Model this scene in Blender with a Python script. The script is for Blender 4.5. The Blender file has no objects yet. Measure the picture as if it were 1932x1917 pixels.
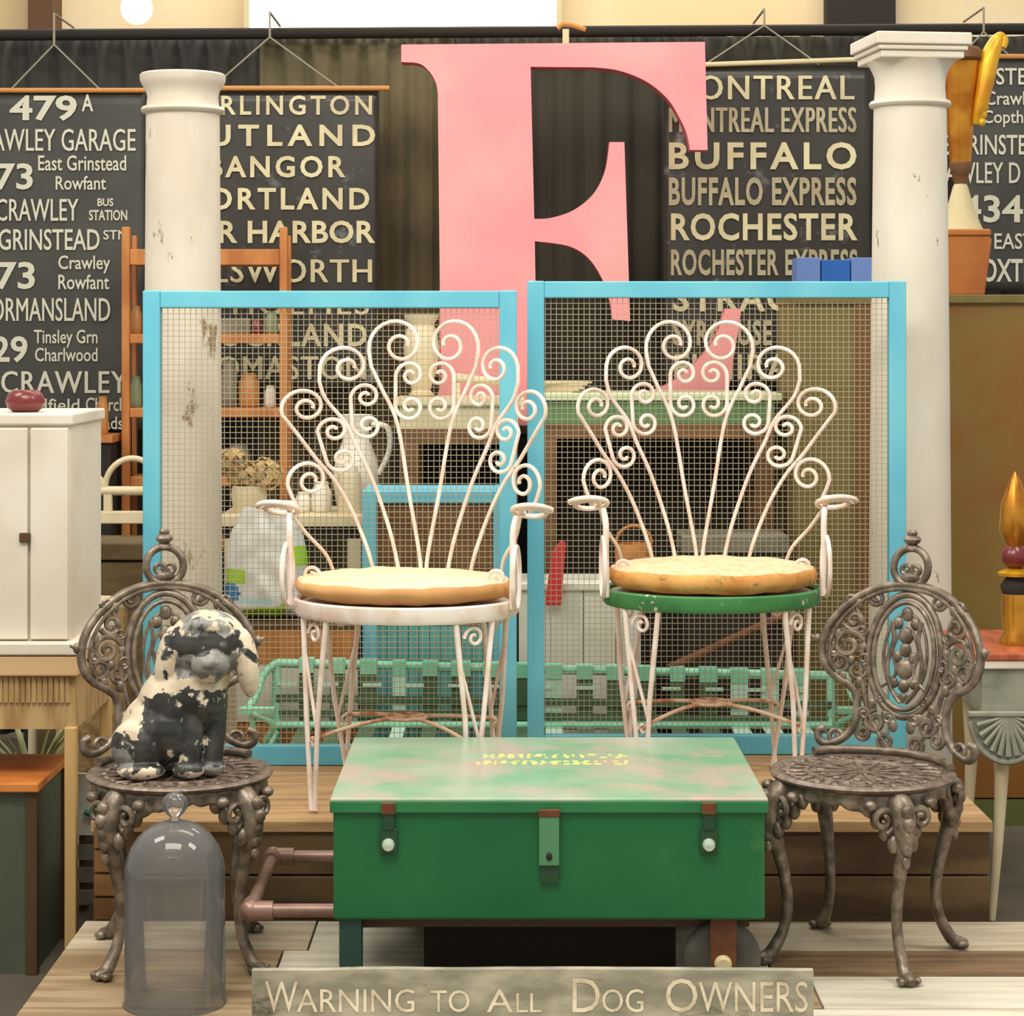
import bpy, bmesh, math, random
from mathutils import Vector, Matrix, noise
random.seed(7)
sc = bpy.context.scene
COL = sc.collection
PI = math.pi
F = 4100.0          # focal length in picture widths of 1932
CX, HY, CH = 966.0, 640.0, 1.26   # centre column, horizon row, camera height

# ---------------------------------------------------------------- camera, world, lights, exposure
cam = bpy.data.cameras.new('camera')
co = bpy.data.objects.new('camera', cam); COL.objects.link(co)
co.location = (0, 0, CH); co.rotation_euler = (PI/2, 0, 0)
cam.sensor_width = 36; cam.lens = 36*F/1932; cam.shift_y = -(958.5-HY)/1932
cam.clip_end = 100
sc.camera = co
w = bpy.data.worlds.new('hall_light'); sc.world = w; w.use_nodes = True
bg = w.node_tree.nodes['Background']; bg.inputs[0].default_value = (1.0, .955, .88, 1); bg.inputs[1].default_value = .6
def area(name, loc, size, power, col=(1, .94, .84), rot=(0, 0, 0)):
    l = bpy.data.lights.new(name, 'AREA'); l.shape = 'RECTANGLE'; l.size, l.size_y = size; l.energy = power; l.color = col
    o = bpy.data.objects.new(name, l); COL.objects.link(o); o.location = loc; o.rotation_euler = rot
    return o
area('hall_lamp_front', (-.6, 2.6, 3.6), (2.2, .9), 82, rot=(math.radians(18), 0, 0))
area('hall_lamp_right', (2.0, 3.6, 3.6), (1.2, .8), 45, rot=(math.radians(8), math.radians(20), 0))
area('hall_lamp_left', (-2.4, 4.2, 3.5), (1.2, .8), 45, rot=(0, math.radians(-22), 0))
area('hall_lamp_back', (0, 5.7, 3.7), (2.6, .6), 34)
area('hall_lamp_wall', (0, 8.6, 4.4), (4.5, .5), 110)
def bulb(name, loc, power, r=.05):
    l = bpy.data.lights.new(name, 'POINT'); l.energy = power; l.shadow_soft_size = r; l.color = (1, .93, .82)
    o = bpy.data.objects.new(name, l); COL.objects.link(o); o.location = loc
for i in range(5): bulb('hall_bulb', (-1.6+.55*i, 1.9+.12*(i % 2), 3.3), 9)
for i in range(4): bulb('hall_bulb_rear', (-1.2+.6*i, .9, 3.0), 6)
sc.view_settings.view_transform = 'Standard'; sc.view_settings.look = 'None'
sc.view_settings.gamma = 1; sc.view_settings.use_curve_mapping = False
sc.view_settings.exposure = 0.08

# ---------------------------------------------------------------- helpers
def P(px, py, D): return Vector(((px-CX)*D/F, D, CH-(py-HY)*D/F))
def X(px, D): return (px-CX)*D/F
def Z(py, D): return CH-(py-HY)*D/F
def lin(c):
    c /= 255
    return c/12.92 if c <= .04045 else ((c+.055)/1.055)**2.4
def L(rgb): return (lin(rgb[0]), lin(rgb[1]), lin(rgb[2]), 1)

def M(name, rgb, rough=.6, metal=0, var=None, scale=6, thr=(.42, .62), bump=0, stretch=(1, 1, 1), var2=None, thr2=(.6, .66), scale2=14, detail=5, spec=.5, coat=0):
    m = bpy.data.materials.new(name); m.use_nodes = True
    nt = m.node_tree; N = nt.nodes; b = N['Principled BSDF']
    b.inputs['Base Color'].default_value = L(rgb); b.inputs['Roughness'].default_value = rough; b.inputs['Metallic'].default_value = metal
    b.inputs['Specular IOR Level'].default_value = spec
    if coat: b.inputs['Coat Weight'].default_value = coat; b.inputs['Coat Roughness'].default_value = .25
    if var or bump or var2:
        tc = N.new('ShaderNodeTexCoord'); mp = N.new('ShaderNodeMapping'); mp.inputs['Scale'].default_value = stretch
        nt.links.new(tc.outputs['Object'], mp.inputs['Vector'])
        n1 = N.new('ShaderNodeTexNoise'); n1.inputs['Scale'].default_value = scale; n1.inputs['Detail'].default_value = detail
        nt.links.new(mp.outputs[0], n1.inputs['Vector'])
        last = None
        if var:
            r = N.new('ShaderNodeValToRGB'); r.color_ramp.elements[0].position = thr[0]; r.color_ramp.elements[1].position = thr[1]
            r.color_ramp.elements[0].color = L(rgb); r.color_ramp.elements[1].color = L(var)
            nt.links.new(n1.outputs[0], r.inputs[0]); last = r.outputs[0]
        if var2:
            n2 = N.new('ShaderNodeTexNoise'); n2.inputs['Scale'].default_value = scale2; n2.inputs['Detail'].default_value = 8; n2.inputs['Roughness'].default_value = .72
            nt.links.new(mp.outputs[0], n2.inputs['Vector'])
            r2 = N.new('ShaderNodeValToRGB'); r2.color_ramp.elements[0].position = thr2[0]; r2.color_ramp.elements[1].position = thr2[1]
            r2.color_ramp.elements[0].color = (0, 0, 0, 1); r2.color_ramp.elements[1].color = (1, 1, 1, 1)
            nt.links.new(n2.outputs[0], r2.inputs[0])
            mx = N.new('ShaderNodeMix'); mx.data_type = 'RGBA'
            nt.links.new(r2.outputs[0], mx.inputs[0])
            if last: nt.links.new(last, mx.inputs[6])
            else: mx.inputs[6].default_value = L(rgb)
            mx.inputs[7].default_value = L(var2); last = mx.outputs[2]
        if last: nt.links.new(last, b.inputs['Base Color'])
        if bump:
            bp = N.new('ShaderNodeBump'); bp.inputs['Strength'].default_value = bump; bp.inputs['Distance'].default_value = .01
            nt.links.new(n1.outputs[0], bp.inputs['Height']); nt.links.new(bp.outputs[0], b.inputs['Normal'])
    return m

class MB:
    def __init__(s): s.v = []; s.f = []; s.m = []
    def add(s, vs, fs, mi=0):
        o = len(s.v); s.v += [Vector(v) for v in vs]; s.f += [tuple(i+o for i in f) for f in fs]; s.m += [mi]*len(fs); return s
    def box(s, x0, x1, y0, y1, z0, z1, mi=0, rot=None, c=None):
        vs = [Vector(p) for p in ((x0,y0,z0),(x1,y0,z0),(x1,y1,z0),(x0,y1,z0),(x0,y0,z1),(x1,y0,z1),(x1,y1,z1),(x0,y1,z1))]
        if rot is not None:
            c = c or Vector(((x0+x1)/2, (y0+y1)/2, (z0+z1)/2)); vs = [rot @ (v-c)+c for v in vs]
        return s.add(vs, [(3,2,1,0),(4,5,6,7),(0,1,5,4),(1,2,6,5),(2,3,7,6),(3,0,4,7)], mi)
    def tube(s, pts, r, n=8, mi=0, closed=False, cap=True, flat=1.0):
        pts = [Vector(p) for p in pts]; k = len(pts)
        rs = r if isinstance(r, (list, tuple)) else [r]*k
        vs = []; prev = None
        for i, p in enumerate(pts):
            if closed: t = pts[(i+1) % k]-pts[i-1]
            else: t = pts[min(i+1, k-1)]-pts[max(i-1, 0)]
            if t.length < 1e-9: t = Vector((0, 0, 1))
            t.normalize()
            if prev is None:
                up = Vector((0, 1, 0)) if abs(t.y) < .9 else Vector((1, 0, 0))
                a = up-t*up.dot(t)
            else: a = prev-t*prev.dot(t)
            if a.length < 1e-6: a = t.orthogonal()
            a.normalize(); prev = a; b = t.cross(a)
            for j in range(n):
                q = 2*PI*j/n; vs.append(p+(a*math.cos(q)*flat+b*math.sin(q))*rs[i])
        fs = []
        for i in range(k if closed else k-1):
            i2 = (i+1) % k
            for j in range(n): fs.append((i*n+j, i*n+(j+1) % n, i2*n+(j+1) % n, i2*n+j))
        if not closed and cap: fs += [tuple(range(n-1, -1, -1)), tuple(range((k-1)*n, k*n))]
        return s.add(vs, fs, mi)
    def lathe(s, prof, c=(0, 0, 0), n=28, mi=0, sx=1, sy=1, cap=True):
        c = Vector(c); vs = []
        for r, z in prof:
            for j in range(n): q = 2*PI*j/n; vs.append(c+Vector((r*math.cos(q)*sx, r*math.sin(q)*sy, z)))
        fs = []
        for i in range(len(prof)-1):
            for j in range(n): fs.append((i*n+j, i*n+(j+1) % n, (i+1)*n+(j+1) % n, (i+1)*n+j))
        if cap: fs += [tuple(range(n-1, -1, -1)), tuple(range((len(prof)-1)*n, len(prof)*n))]
        return s.add(vs, fs, mi)
    def ell(s, c, r, n=12, mi=0, rot=None):
        c = Vector(c); vs = []; fs = []; k = max(6, n*2//3)
        for i in range(k+1):
            a = PI*i/k
            for j in range(n):
                q = 2*PI*j/n; v = Vector((r[0]*math.sin(a)*math.cos(q), r[1]*math.sin(a)*math.sin(q), r[2]*math.cos(a)))
                vs.append(c+(rot @ v if rot is not None else v))
        for i in range(k):
            for j in range(n): fs.append((i*n+j, (i+1)*n+j, (i+1)*n+(j+1) % n, i*n+(j+1) % n))
        return s.add(vs, fs, mi)
    def prism(s, poly, y0, y1, mi=0):      # poly in (x, z), extruded along y
        bm = bmesh.new(); a = [bm.verts.new((x, y0, z)) for x, z in poly]; f = bm.faces.new(a); f.normal_update()
        r = bmesh.ops.triangulate(bm, faces=[f]); tris = [[v.index for v in q.verts] for q in (bm.verts.index_update(), bm.faces)[1]]
        bm.free(); n = len(poly)
        vs = [(x, y0, z) for x, z in poly]+[(x, y1, z) for x, z in poly]
        fs = [tuple(t) for t in tris]+[tuple(i+n for i in reversed(t)) for t in tris]
        fs += [(i, (i+1) % n, n+(i+1) % n, n+i) for i in range(n)]
        return s.add(vs, fs, mi)
    def xf(s, mat):
        s.v = [mat @ v for v in s.v]; return s
    def build(s, name, mats, parent=None, smooth=False, bevel=0, world=False):
        me = bpy.data.meshes.new(name)
        off = parent.location if (world and parent is not None) else Vector((0, 0, 0))
        me.from_pydata([v-off for v in s.v], [], s.f)
        for m in (mats if isinstance(mats, (list, tuple)) else [mats]): me.materials.append(m)
        for p, mi in zip(me.polygons, s.m): p.material_index = mi
        bm = bmesh.new(); bm.from_mesh(me); bmesh.ops.recalc_face_normals(bm, faces=bm.faces); bm.to_mesh(me); bm.free()
        if smooth:
            for p in me.polygons: p.use_smooth = True
            me.set_sharp_from_angle(angle=math.radians(50))
        o = bpy.data.objects.new(name, me); COL.objects.link(o)
        if parent is not None: o.parent = parent
        if bevel:
            b = o.modifiers.new('bevel', 'BEVEL'); b.width = bevel; b.segments = 2; b.limit_method = 'ANGLE'
        return o

def tag(o, label=None, cat=None, group=None, kind=None):
    if label: o['label'] = label
    if cat: o['category'] = cat
    if group: o['group'] = group
    if kind: o['kind'] = kind
    return o
def thing(name, label, cat, loc=(0, 0, 0), rz=0, group=None):
    o = bpy.data.objects.new(name, None); COL.objects.link(o); o.location = loc; o.rotation_euler = (0, 0, rz)
    o.empty_display_size = .05
    return tag(o, label, cat, group)
def cat_rom(pts, n=6):
    pts = [Vector(p) for p in pts]; out = []
    for i in range(len(pts)-1):
        p0 = pts[max(i-1, 0)]; p1 = pts[i]; p2 = pts[i+1]; p3 = pts[min(i+2, len(pts)-1)]
        for k in range(n):
            t = k/n
            out.append(.5*((2*p1)+(p2-p0)*t+(2*p0-5*p1+4*p2-p3)*t*t+(3*p1-p0-3*p2+p3)*t**3))
    out.append(pts[-1]); return out
def spiral(cx, cy, r0, r1, a0, a1, n=34, dx=0, dy=0, sy=1):   # angles in degrees, y down
    out = []
    for i in range(n+1):
        t = i/n; a = math.radians(a0+(a1-a0)*t); r = r0+(r1-r0)*t**.85
        out.append((cx+dx*t+r*math.cos(a), cy+dy*t+r*sy*math.sin(a)))
    return out

# ---------------------------------------------------------------- materials
m_white_paint = M('aged_white_paint', (224, 217, 202), .55, var=(214, 203, 184), scale=5, var2=(160, 140, 112), thr2=(.68, .72), scale2=9, bump=.06)
m_column = M('column_paint', (222, 213, 196), .55, var=(208, 197, 178), scale=6, bump=.12, stretch=(1, 1, .45), var2=(150, 128, 100), thr2=(.615, .635), scale2=9)
m_column_r = M('column_paint_clean', (224, 218, 204), .55, var=(214, 206, 188), scale=5, bump=.08, stretch=(1, 1, .5), var2=(140, 128, 104), thr2=(.655, .675), scale2=14)
m_blue = M('blue_paint', (96, 184, 208), .55, var=(112, 196, 214), scale=5, bump=.06, stretch=(1, 1, .6), var2=(150, 204, 214), thr2=(.66, .8), scale2=9)
m_wire = M('galvanised_wire', (176, 168, 142), .5, .25)
m_pink = M('pink_paint', (240, 146, 152), .6, var=(246, 160, 160), scale=3, bump=.03)
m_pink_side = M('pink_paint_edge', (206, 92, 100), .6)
m_chair_white = M('chipped_white_enamel', (242, 230, 222), .45, var=(228, 206, 188), scale=18, var2=(150, 96, 62), thr2=(.66, .71), scale2=30)
m_chair_rust = M('rusty_white_enamel', (218, 186, 158), .6, var=(176, 112, 74), scale=22, thr=(.45, .6))
m_rim_green = M('chipped_green_rim', (70, 138, 78), .5, var=(56, 118, 68), scale=12, var2=(228, 220, 208), thr2=(.6, .63), scale2=16)
m_cush_a = M('plain_tan_cloth', (226, 202, 162), .85, var=(234, 212, 174), scale=4, bump=.15)
m_cush_side_a = M('tan_cloth_side', (206, 158, 102), .85, var=(190, 138, 82), scale=7, bump=.2)
m_cush_b = M('quilted_cream_cloth', (226, 204, 166), .85, var=(214, 182, 138), scale=60, bump=.6)
m_cush_side_b = M('stained_orange_cloth', (222, 168, 96), .85, var=(196, 132, 62), scale=10, bump=.2, var2=(128, 104, 60), thr2=(.54, .64), scale2=24)
m_iron = M('brown_cast_iron', (102, 90, 77), .38, .4, var=(148, 134, 118), scale=40, thr=(.4, .66), bump=.22)
m_iron_seat = M('pale_cast_iron', (136, 120, 108), .4, .35, var=(104, 90, 78), scale=40, bump=.35)  # seat colour, lighter than the iron of frame and legs
m_chest = M('green_enamel', (10, 98, 52), .45, var=(26, 108, 60), scale=3, thr=(.4, .7), var2=(74, 116, 72), thr2=(.6, .8), scale2=9, bump=.05)
m_lid = M('worn_lid_painted_sheen', (116, 168, 132), .28, var=(166, 180, 158), scale=4, thr=(.38, .60), var2=(186, 164, 150), thr2=(.46, .60), scale2=2.6, bump=.06)  # paler than the body: reflected light painted into the worn lid colour
m_lid_lip = M('green_lip', (34, 112, 66), .4, var=(44, 124, 74), scale=5)
m_latch = M('green_latch', (92, 150, 110), .4, .3)
m_latch_dark = M('dark_latch', (40, 78, 52), .5, .3)
m_knob = M('pale_button', (206, 226, 208), .3, .4)
m_rust = M('rusted_steel', (112, 66, 36), .7, .2, var=(86, 50, 30), scale=20)
m_tyre = M('grey_rubber', (70, 68, 60), .7, var=(92, 90, 80), scale=12)
m_pipe = M('brown_iron_pipe', (150, 120, 108), .4, .4, var=(120, 92, 80), scale=9)
m_dark = M('dark_wood_and_shade', (34, 28, 20), .8)  # dark wood, also the shade colour under the tables and the stand top
m_leg_green = M('dark_green_steel', (44, 74, 64), .5, .2)
m_yellow = M('faded_yellow_paint', (224, 214, 118), .7)
m_sign = M('weathered_board', (136, 133, 116), .85, var=(180, 174, 154), scale=14, stretch=(.6, 1, 1.5), var2=(74, 68, 54), thr2=(.57, .68), scale2=9)
m_sign_text = M('cream_sign_paint', (232, 222, 196), .7, var=(200, 188, 158), scale=30)
m_plank = [M('pale_plank', (196, 184, 160), .8, var=(172, 156, 128), scale=5, stretch=(.6, 6, 6), bump=.15),
           M('tan_plank', (164, 142, 110), .8, var=(136, 112, 80), scale=5, stretch=(.6, 6, 6), bump=.15),
           M('brown_plank', (132, 106, 76), .8, var=(104, 80, 54), scale=5, stretch=(.6, 6, 6), bump=.15),
           M('whitened_plank', (214, 208, 190), .8, var=(194, 186, 164), scale=5, stretch=(.6, 6, 6), bump=.1)]
m_step_top = M('platform_boards', (186, 152, 108), .75, var=(160, 124, 82), scale=5, stretch=(.7, 6, 6), bump=.15)
m_step_face = M('dark_timber', (106, 84, 54), .85, var=(78, 58, 36), scale=4, stretch=(.7, 2, 4), bump=.2, var2=(140, 118, 84), thr2=(.66, .75), scale2=6)  # front boards and joists, darker brown than the top boards
m_step_side = M('brown_slat', (134, 96, 52), .8, var=(104, 70, 36), scale=4, stretch=(2, 1, 5))
m_concrete = M('grey_concrete', (96, 88, 74), .85, var=(78, 70, 58), scale=3)
m_curtain = [M('charcoal_drape', (62, 60, 54), .9, var=(46, 44, 40), scale=2), M('olive_drape', (112, 102, 74), .9, var=(86, 78, 56), scale=3), M('dark_olive_drape', (66, 62, 50), .9, var=(50, 48, 42), scale=2)]
m_blind = M('black_blind_cloth', (54, 54, 50), .5, var=(66, 66, 60), scale=4)
m_blind_shiny = M('black_oilcloth_sheen', (46, 44, 38), .32, var=(56, 54, 46), scale=3, thr=(.5, .66), var2=(128, 130, 132), thr2=(.57, .7), scale2=5, bump=.35)  # grey patches paint the sheen of the cloth into its colour
m_text_w = M('white_lettering', (206, 204, 184), .6)
m_text_c = M('cream_lettering', (216, 208, 166), .6, var=(196, 184, 146), scale=6)
m_text_t = M('tan_lettering', (178, 168, 136), .6, var=(160, 148, 118), scale=8)
m_rod = M('orange_wood_rod', (196, 134, 66), .5)
m_rod_c = M('cream_rod', (206, 192, 148), .5)
m_cord = M('grey_cord', (150, 144, 126), .8)
m_wall = M('cream_wall', (226, 200, 152), .8, var=(232, 214, 178), scale=1)
m_beam = M('brown_beam', (92, 60, 32), .7)
m_orange_wood = M('honey_wood', (196, 128, 66), .5, var=(174, 104, 46), scale=5, stretch=(4, 4, 1))
m_olive = M('olive_brown_cabinet', (128, 104, 44), .5, var=(132, 84, 26), scale=2.2, thr=(.45, .6), bump=.03)
m_olive_side = M('olive_green_panel', (122, 110, 58), .55, var=(112, 98, 48), scale=5)
m_brown = M('brown_wood', (120, 82, 44), .6, var=(96, 62, 30), scale=5, stretch=(1, 4, 4))
m_cream = M('cream_paint', (222, 208, 172), .6, var=(206, 190, 152), scale=6)
m_ceramic = M('white_ceramic', (228, 222, 206), .3)
m_white_boards = M('white_boards', (226, 226, 212), .6, var=(212, 208, 192), scale=6)
m_teal = M('teal_boards', (104, 172, 164), .6, var=(84, 150, 146), scale=7)
m_mint = M('mint_enamel', (126, 200, 166), .4, var=(148, 216, 184), scale=6)
m_strap = M('dark_green_strap', (64, 92, 62), .6, var=(78, 102, 74), scale=7)
m_strap_l = M('pale_mint_strap', (190, 226, 206), .5)
m_bag = [M('white_plastic_bag', (220, 218, 212), .35), M('lime_print', (158, 206, 38), .4), M('blue_print', (54, 120, 176), .4), M('pale_blue_print', (170, 214, 216), .4)]
m_flower = M('dried_petals', (206, 178, 124), .9, var=(176, 142, 86), scale=30)
m_leaf = M('pale_green_leaf', (150, 160, 104), .6, var=(204, 206, 160), scale=8)
m_red = M('red_plastic', (206, 52, 52), .4)
m_green_table = M('green_table_paint', (96, 138, 88), .55, var=(84, 120, 76), scale=6)
m_pale_top = M('pale_green_top', (206, 216, 176), .45)
m_gold = M('gilt_brass', (214, 152, 56), .28, .75, var=(178, 110, 34), scale=9)
m_gold_y = M('yellow_gilding', (226, 174, 40), .35, .4, var=(196, 134, 24), scale=14)
m_box_brown = M('orange_leather', (186, 112, 44), .5, var=(164, 92, 34), scale=5)
m_carved = M('grey_green_carved_paint', (150, 152, 136), .6, var=(118, 122, 106), scale=12, bump=.1)
m_redwood = M('red_wood_top', (180, 96, 60), .45, var=(158, 78, 46), scale=6, stretch=(4, 1, 1))
m_greygreen = M('grey_green_panel', (94, 104, 84), .6, var=(76, 84, 66), scale=3, stretch=(1, 1, .5))
m_orange_top = M('orange_wood_top', (212, 132, 62), .45, var=(190, 108, 46), scale=5, stretch=(1, 4, 1))
m_post = M('dark_brown_post', (80, 56, 32), .6)
m_fluted = M('tan_fluted_wood', (190, 160, 110), .6, var=(160, 126, 78), scale=6, stretch=(6, 6, 1))
m_wicker = M('wicker', (190, 162, 112), .8, var=(150, 120, 72), scale=30, bump=.4)
m_maroon = M('maroon_glaze', (112, 42, 44), .25)
m_grey_jar = M('grey_stoneware', (128, 124, 108), .5, var=(104, 100, 84), scale=9)
m_amber = M('amber_glaze', (176, 120, 62), .4)
m_greenjar = M('sage_glaze', (132, 144, 108), .4)
m_bluebox = M('bright_blue_card', (20, 92, 176), .5)
m_bluebox2 = M('faded_blue_card', (98, 128, 190), .5)
m_hose = M('teal_hose', (40, 130, 112), .5)

def glass_mat(name, ior):
    m = bpy.data.materials.new(name); m.use_nodes = True; nt = m.node_tree; N = nt.nodes
    N.remove(N['Principled BSDF']); out = N['Material Output']
    tr = N.new('ShaderNodeBsdfTransparent'); tr.inputs[0].default_value = (.93, .93, .92, 1)
    gl = N.new('ShaderNodeBsdfGlossy'); gl.inputs['Roughness'].default_value = .03
    df = N.new('ShaderNodeBsdfDiffuse'); df.inputs[0].default_value = (.8, .8, .8, 1)
    lw = N.new('ShaderNodeFresnel'); lw.inputs[0].default_value = ior
    a = N.new('ShaderNodeMixShader'); b = N.new('ShaderNodeMixShader'); b.inputs[0].default_value = .075
    nt.links.new(lw.outputs[0], a.inputs[0]); nt.links.new(tr.outputs[0], a.inputs[1]); nt.links.new(gl.outputs[0], a.inputs[2])
    nt.links.new(a.outputs[0], b.inputs[1]); nt.links.new(df.outputs[0], b.inputs[2]); nt.links.new(b.outputs[0], out.inputs[0])
    return m
m_glass = glass_mat('thin_clear_glass', 1.48); m_glass_in = glass_mat('clear_glass_inner_face', 1.06)
def emit_mat(name, col, s):
    m = bpy.data.materials.new(name); m.use_nodes = True; b = m.node_tree.nodes['Principled BSDF']
    b.inputs['Base Color'].default_value = (*col, 1); b.inputs['Emission Color'].default_value = (*col, 1); b.inputs['Emission Strength'].default_value = s
    return m
m_lit = emit_mat('lit_window', (1, .98, .94), 2.2)
m_bulb = emit_mat('lit_globe', (1, .96, .86), 3)

# ---------------------------------------------------------------- the setting
G = -.14      # hall floor level; the front deck top is 0
STEP = .207   # platform top
def struct(o, name): o.name = name; o['kind'] = 'structure'; return o
struct(MB().box(-4, 4, .5, 9.8, G-.1, G).build('floor', m_concrete), 'floor')
struct(MB().box(-4, 4, 9.7, 9.8, G, 5).build('wall_back', m_wall), 'wall_back')
wn = MB().box(X(470, 9.6), X(1050, 9.6), 9.64, 9.7, Z(90, 9.6), Z(-120, 9.6)).build('window_1', m_lit)
wn['kind'] = 'structure'
struct(MB().box(X(1050, 9.6), X(1060, 9.6), 9.6, 9.7, Z(90, 9.6), Z(-120, 9.6)).box(X(460, 9.6), X(470, 9.6), 9.6, 9.7, Z(90, 9.6), Z(-120, 9.6)).build('trim_1', m_rod_c), 'trim_1')
struct(MB().box(X(62, 9.6), X(108, 9.6), 9.5, 9.7, G, 5).build('trim_2', m_beam), 'trim_2')
struct(MB().box(X(1560, 9.6), X(1690, 9.6), 9.6, 9.7, G, 5).build('trim_3', m_dark), 'trim_3')

# front deck of weathered planks
dk = thing('plank_deck', 'low deck of weathered grey and tan planks under the green chest and the iron chairs', 'deck', (0, 4.2, G))
b = MB(); edges = [4.715, 4.49, 4.31, 4.10, 3.93, 3.72, 3.5]; kinds = [0, 2, 1, 0, 3, 1]
for i in range(6):
    y1, y0 = edges[i]-.003, edges[i+1]+.003
    cuts = [-.925, -.42-.05*(i % 2), .45+.07*(i % 3), 1.45]
    for j in range(3):
        mi = kinds[i]
        if j == 1 and i in (0, 1): mi = 3
        if j == 0 and i >= 1: mi = 1
        if j == 2: mi = [0, 2, 3, 3, 3, 1][i] if i < 6 else 0
        b.box(cuts[j], cuts[j+1]-.004, y0, y1, -.028, -.001*(1+(i*3+j) % 3), mi)
b.build('deck_boards', m_plank, dk, world=True, bevel=.002)
b = MB()
for x in (-.85, -.2, .45, 1.1): b.box(x-.04, x+.04, 3.5, 4.71, G, -.028)
b.build('joist', m_step_face, dk, world=True)

# raised platform behind
pf = thing('timber_platform', 'long raised timber platform with knotty front, under the white wire chairs', 'platform', (0, 5.1, G))
b = MB(); y = 4.745
for i, wd in enumerate((.14, .15, .13, .14, .15, .11)):
    b.box(-.92, 1.05, y, y+wd-.004, STEP-.024, STEP-.0005*(i % 2)); y += wd
b.build('top_boards', m_step_top, pf, world=True, bevel=.002)
MB().box(-.915, 1.045, 4.75, 4.775, G+.02, .085).box(-.915, 1.045, 4.752, 4.775, .089, STEP-.024).build('front_board', m_step_face, pf, world=True, bevel=.003)
b = MB()
for k in range(6): b.box(-.912, -.86, 4.74, 4.749, G+.03+k*.052, G+.03+k*.052+.046)
b.build('end_slats', m_step_side, pf, world=True)
b = MB()
for x in (-.9, -.3, .3, .98): b.box(x-.02, x+.02, 4.78, 5.55, G, STEP-.026)
b.build('joist', m_step_face, pf, world=True)

# ---------------------------------------------------------------- drapes, blinds with writing
def drape(name, label, x0, x1, D, ztop, mat, amp=.025, seed=0):
    b = MB(); n = int((x1-x0)/.012); rows = 8; vs = []; r = random.Random(seed)
    ph = [r.uniform(0, 6) for _ in range(4)]
    for j in range(rows+1):
        z = ztop+(G+.02-ztop)*j/rows
        for i in range(n+1):
            x = x0+(x1-x0)*i/n
            a = amp*(math.sin(x*58+ph[0]+.6*math.sin(x*9+ph[1]))+.5*math.sin(x*131+ph[2]))*(.6+.4*j/rows)
            vs.append((x, D+a, z))
    fs = [(j*(n+1)+i, j*(n+1)+i+1, (j+1)*(n+1)+i+1, (j+1)*(n+1)+i) for j in range(rows) for i in range(n)]
    o = b.add(vs, fs).build(name, mat, None, smooth=True)
    s = o.modifiers.new('solid', 'SOLIDIFY'); s.thickness = .003
    return tag(o, label, 'curtain', 'drapes across the back')
DC = 7.5; zr = Z(78, DC); zd = zr+.034
drape('drape', 'charcoal pleated drape behind the white column and route blind at left', X(-120, DC), X(500, DC), DC+.12, zd, m_curtain[0], seed=1)
drape('drape', 'olive pleated drape behind the left edge of the pink letter', X(488, DC), X(855, DC), DC+.062, zd, m_curtain[1], seed=2)
drape('drape', 'dark olive drape in the openings of the pink letter and behind the right route blinds', X(845, DC), X(2080, DC), DC+.12, zd, m_curtain[2], seed=3, amp=.018)
rd = tag(MB().tube([(X(-140, DC), DC, zr+.02), (X(2100, DC), DC, zr+.045)], .02, 10).build('curtain_rail', m_dark, None, smooth=True), 'dark horizontal rail along the top of the drapes', 'rail')

def text_geo(s, bold=0, space=1.0):
    cu = bpy.data.curves.new('t', 'FONT'); cu.body = s; cu.size = 1; cu.offset = bold; cu.space_character = space; cu.resolution_u = 3
    o = bpy.data.objects.new('t', cu); COL.objects.link(o); bpy.context.view_layer.update()
    dg = bpy.context.evaluated_depsgraph_get(); me = bpy.data.meshes.new_from_object(o.evaluated_get(dg))
    vs = [v.co.copy() for v in me.vertices]; fs = [tuple(p.vertices) for p in me.polygons]
    bpy.data.objects.remove(o); bpy.data.curves.remove(cu); bpy.data.meshes.remove(me)
    return vs, fs
def put_text(b, s, x0, x1, y0, y1, D, mi=0, bold=.02, space=1.0, skew=0):
    sh = bold*(y1-y0)*.95
    if bold > 0 and ('M' in s or 'W' in s):      # heavier strokes for M and W by two overlapping passes
        
        for k in range(4): put_text(b, s, x0+2*sh*k/3, x1-2*sh*(1-k/3), y0+(.4*sh if k % 2 else 0), y1-(0 if k % 2 else .4*sh), D-.0003*k, mi, 0, space)
        return
    vs, fs = text_geo(s, bold, space)
    ax0 = min(v.x for v in vs); ax1 = max(v.x for v in vs); ay0 = min(v.y for v in vs); ay1 = max(v.y for v in vs)
    wx0, wx1, wz0, wz1 = X(x0, D), X(x1, D), Z(y1, D), Z(y0, D)
    out = []
    for v in vs:
        u = (v.x-ax0)/(ax1-ax0); q = (v.y-ay0)/(ay1-ay0)
        out.append((wx0+u*(wx1-wx0), D, wz0+q*(wz1-wz0)+skew*u))
    b.add(out, fs, mi)

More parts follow.
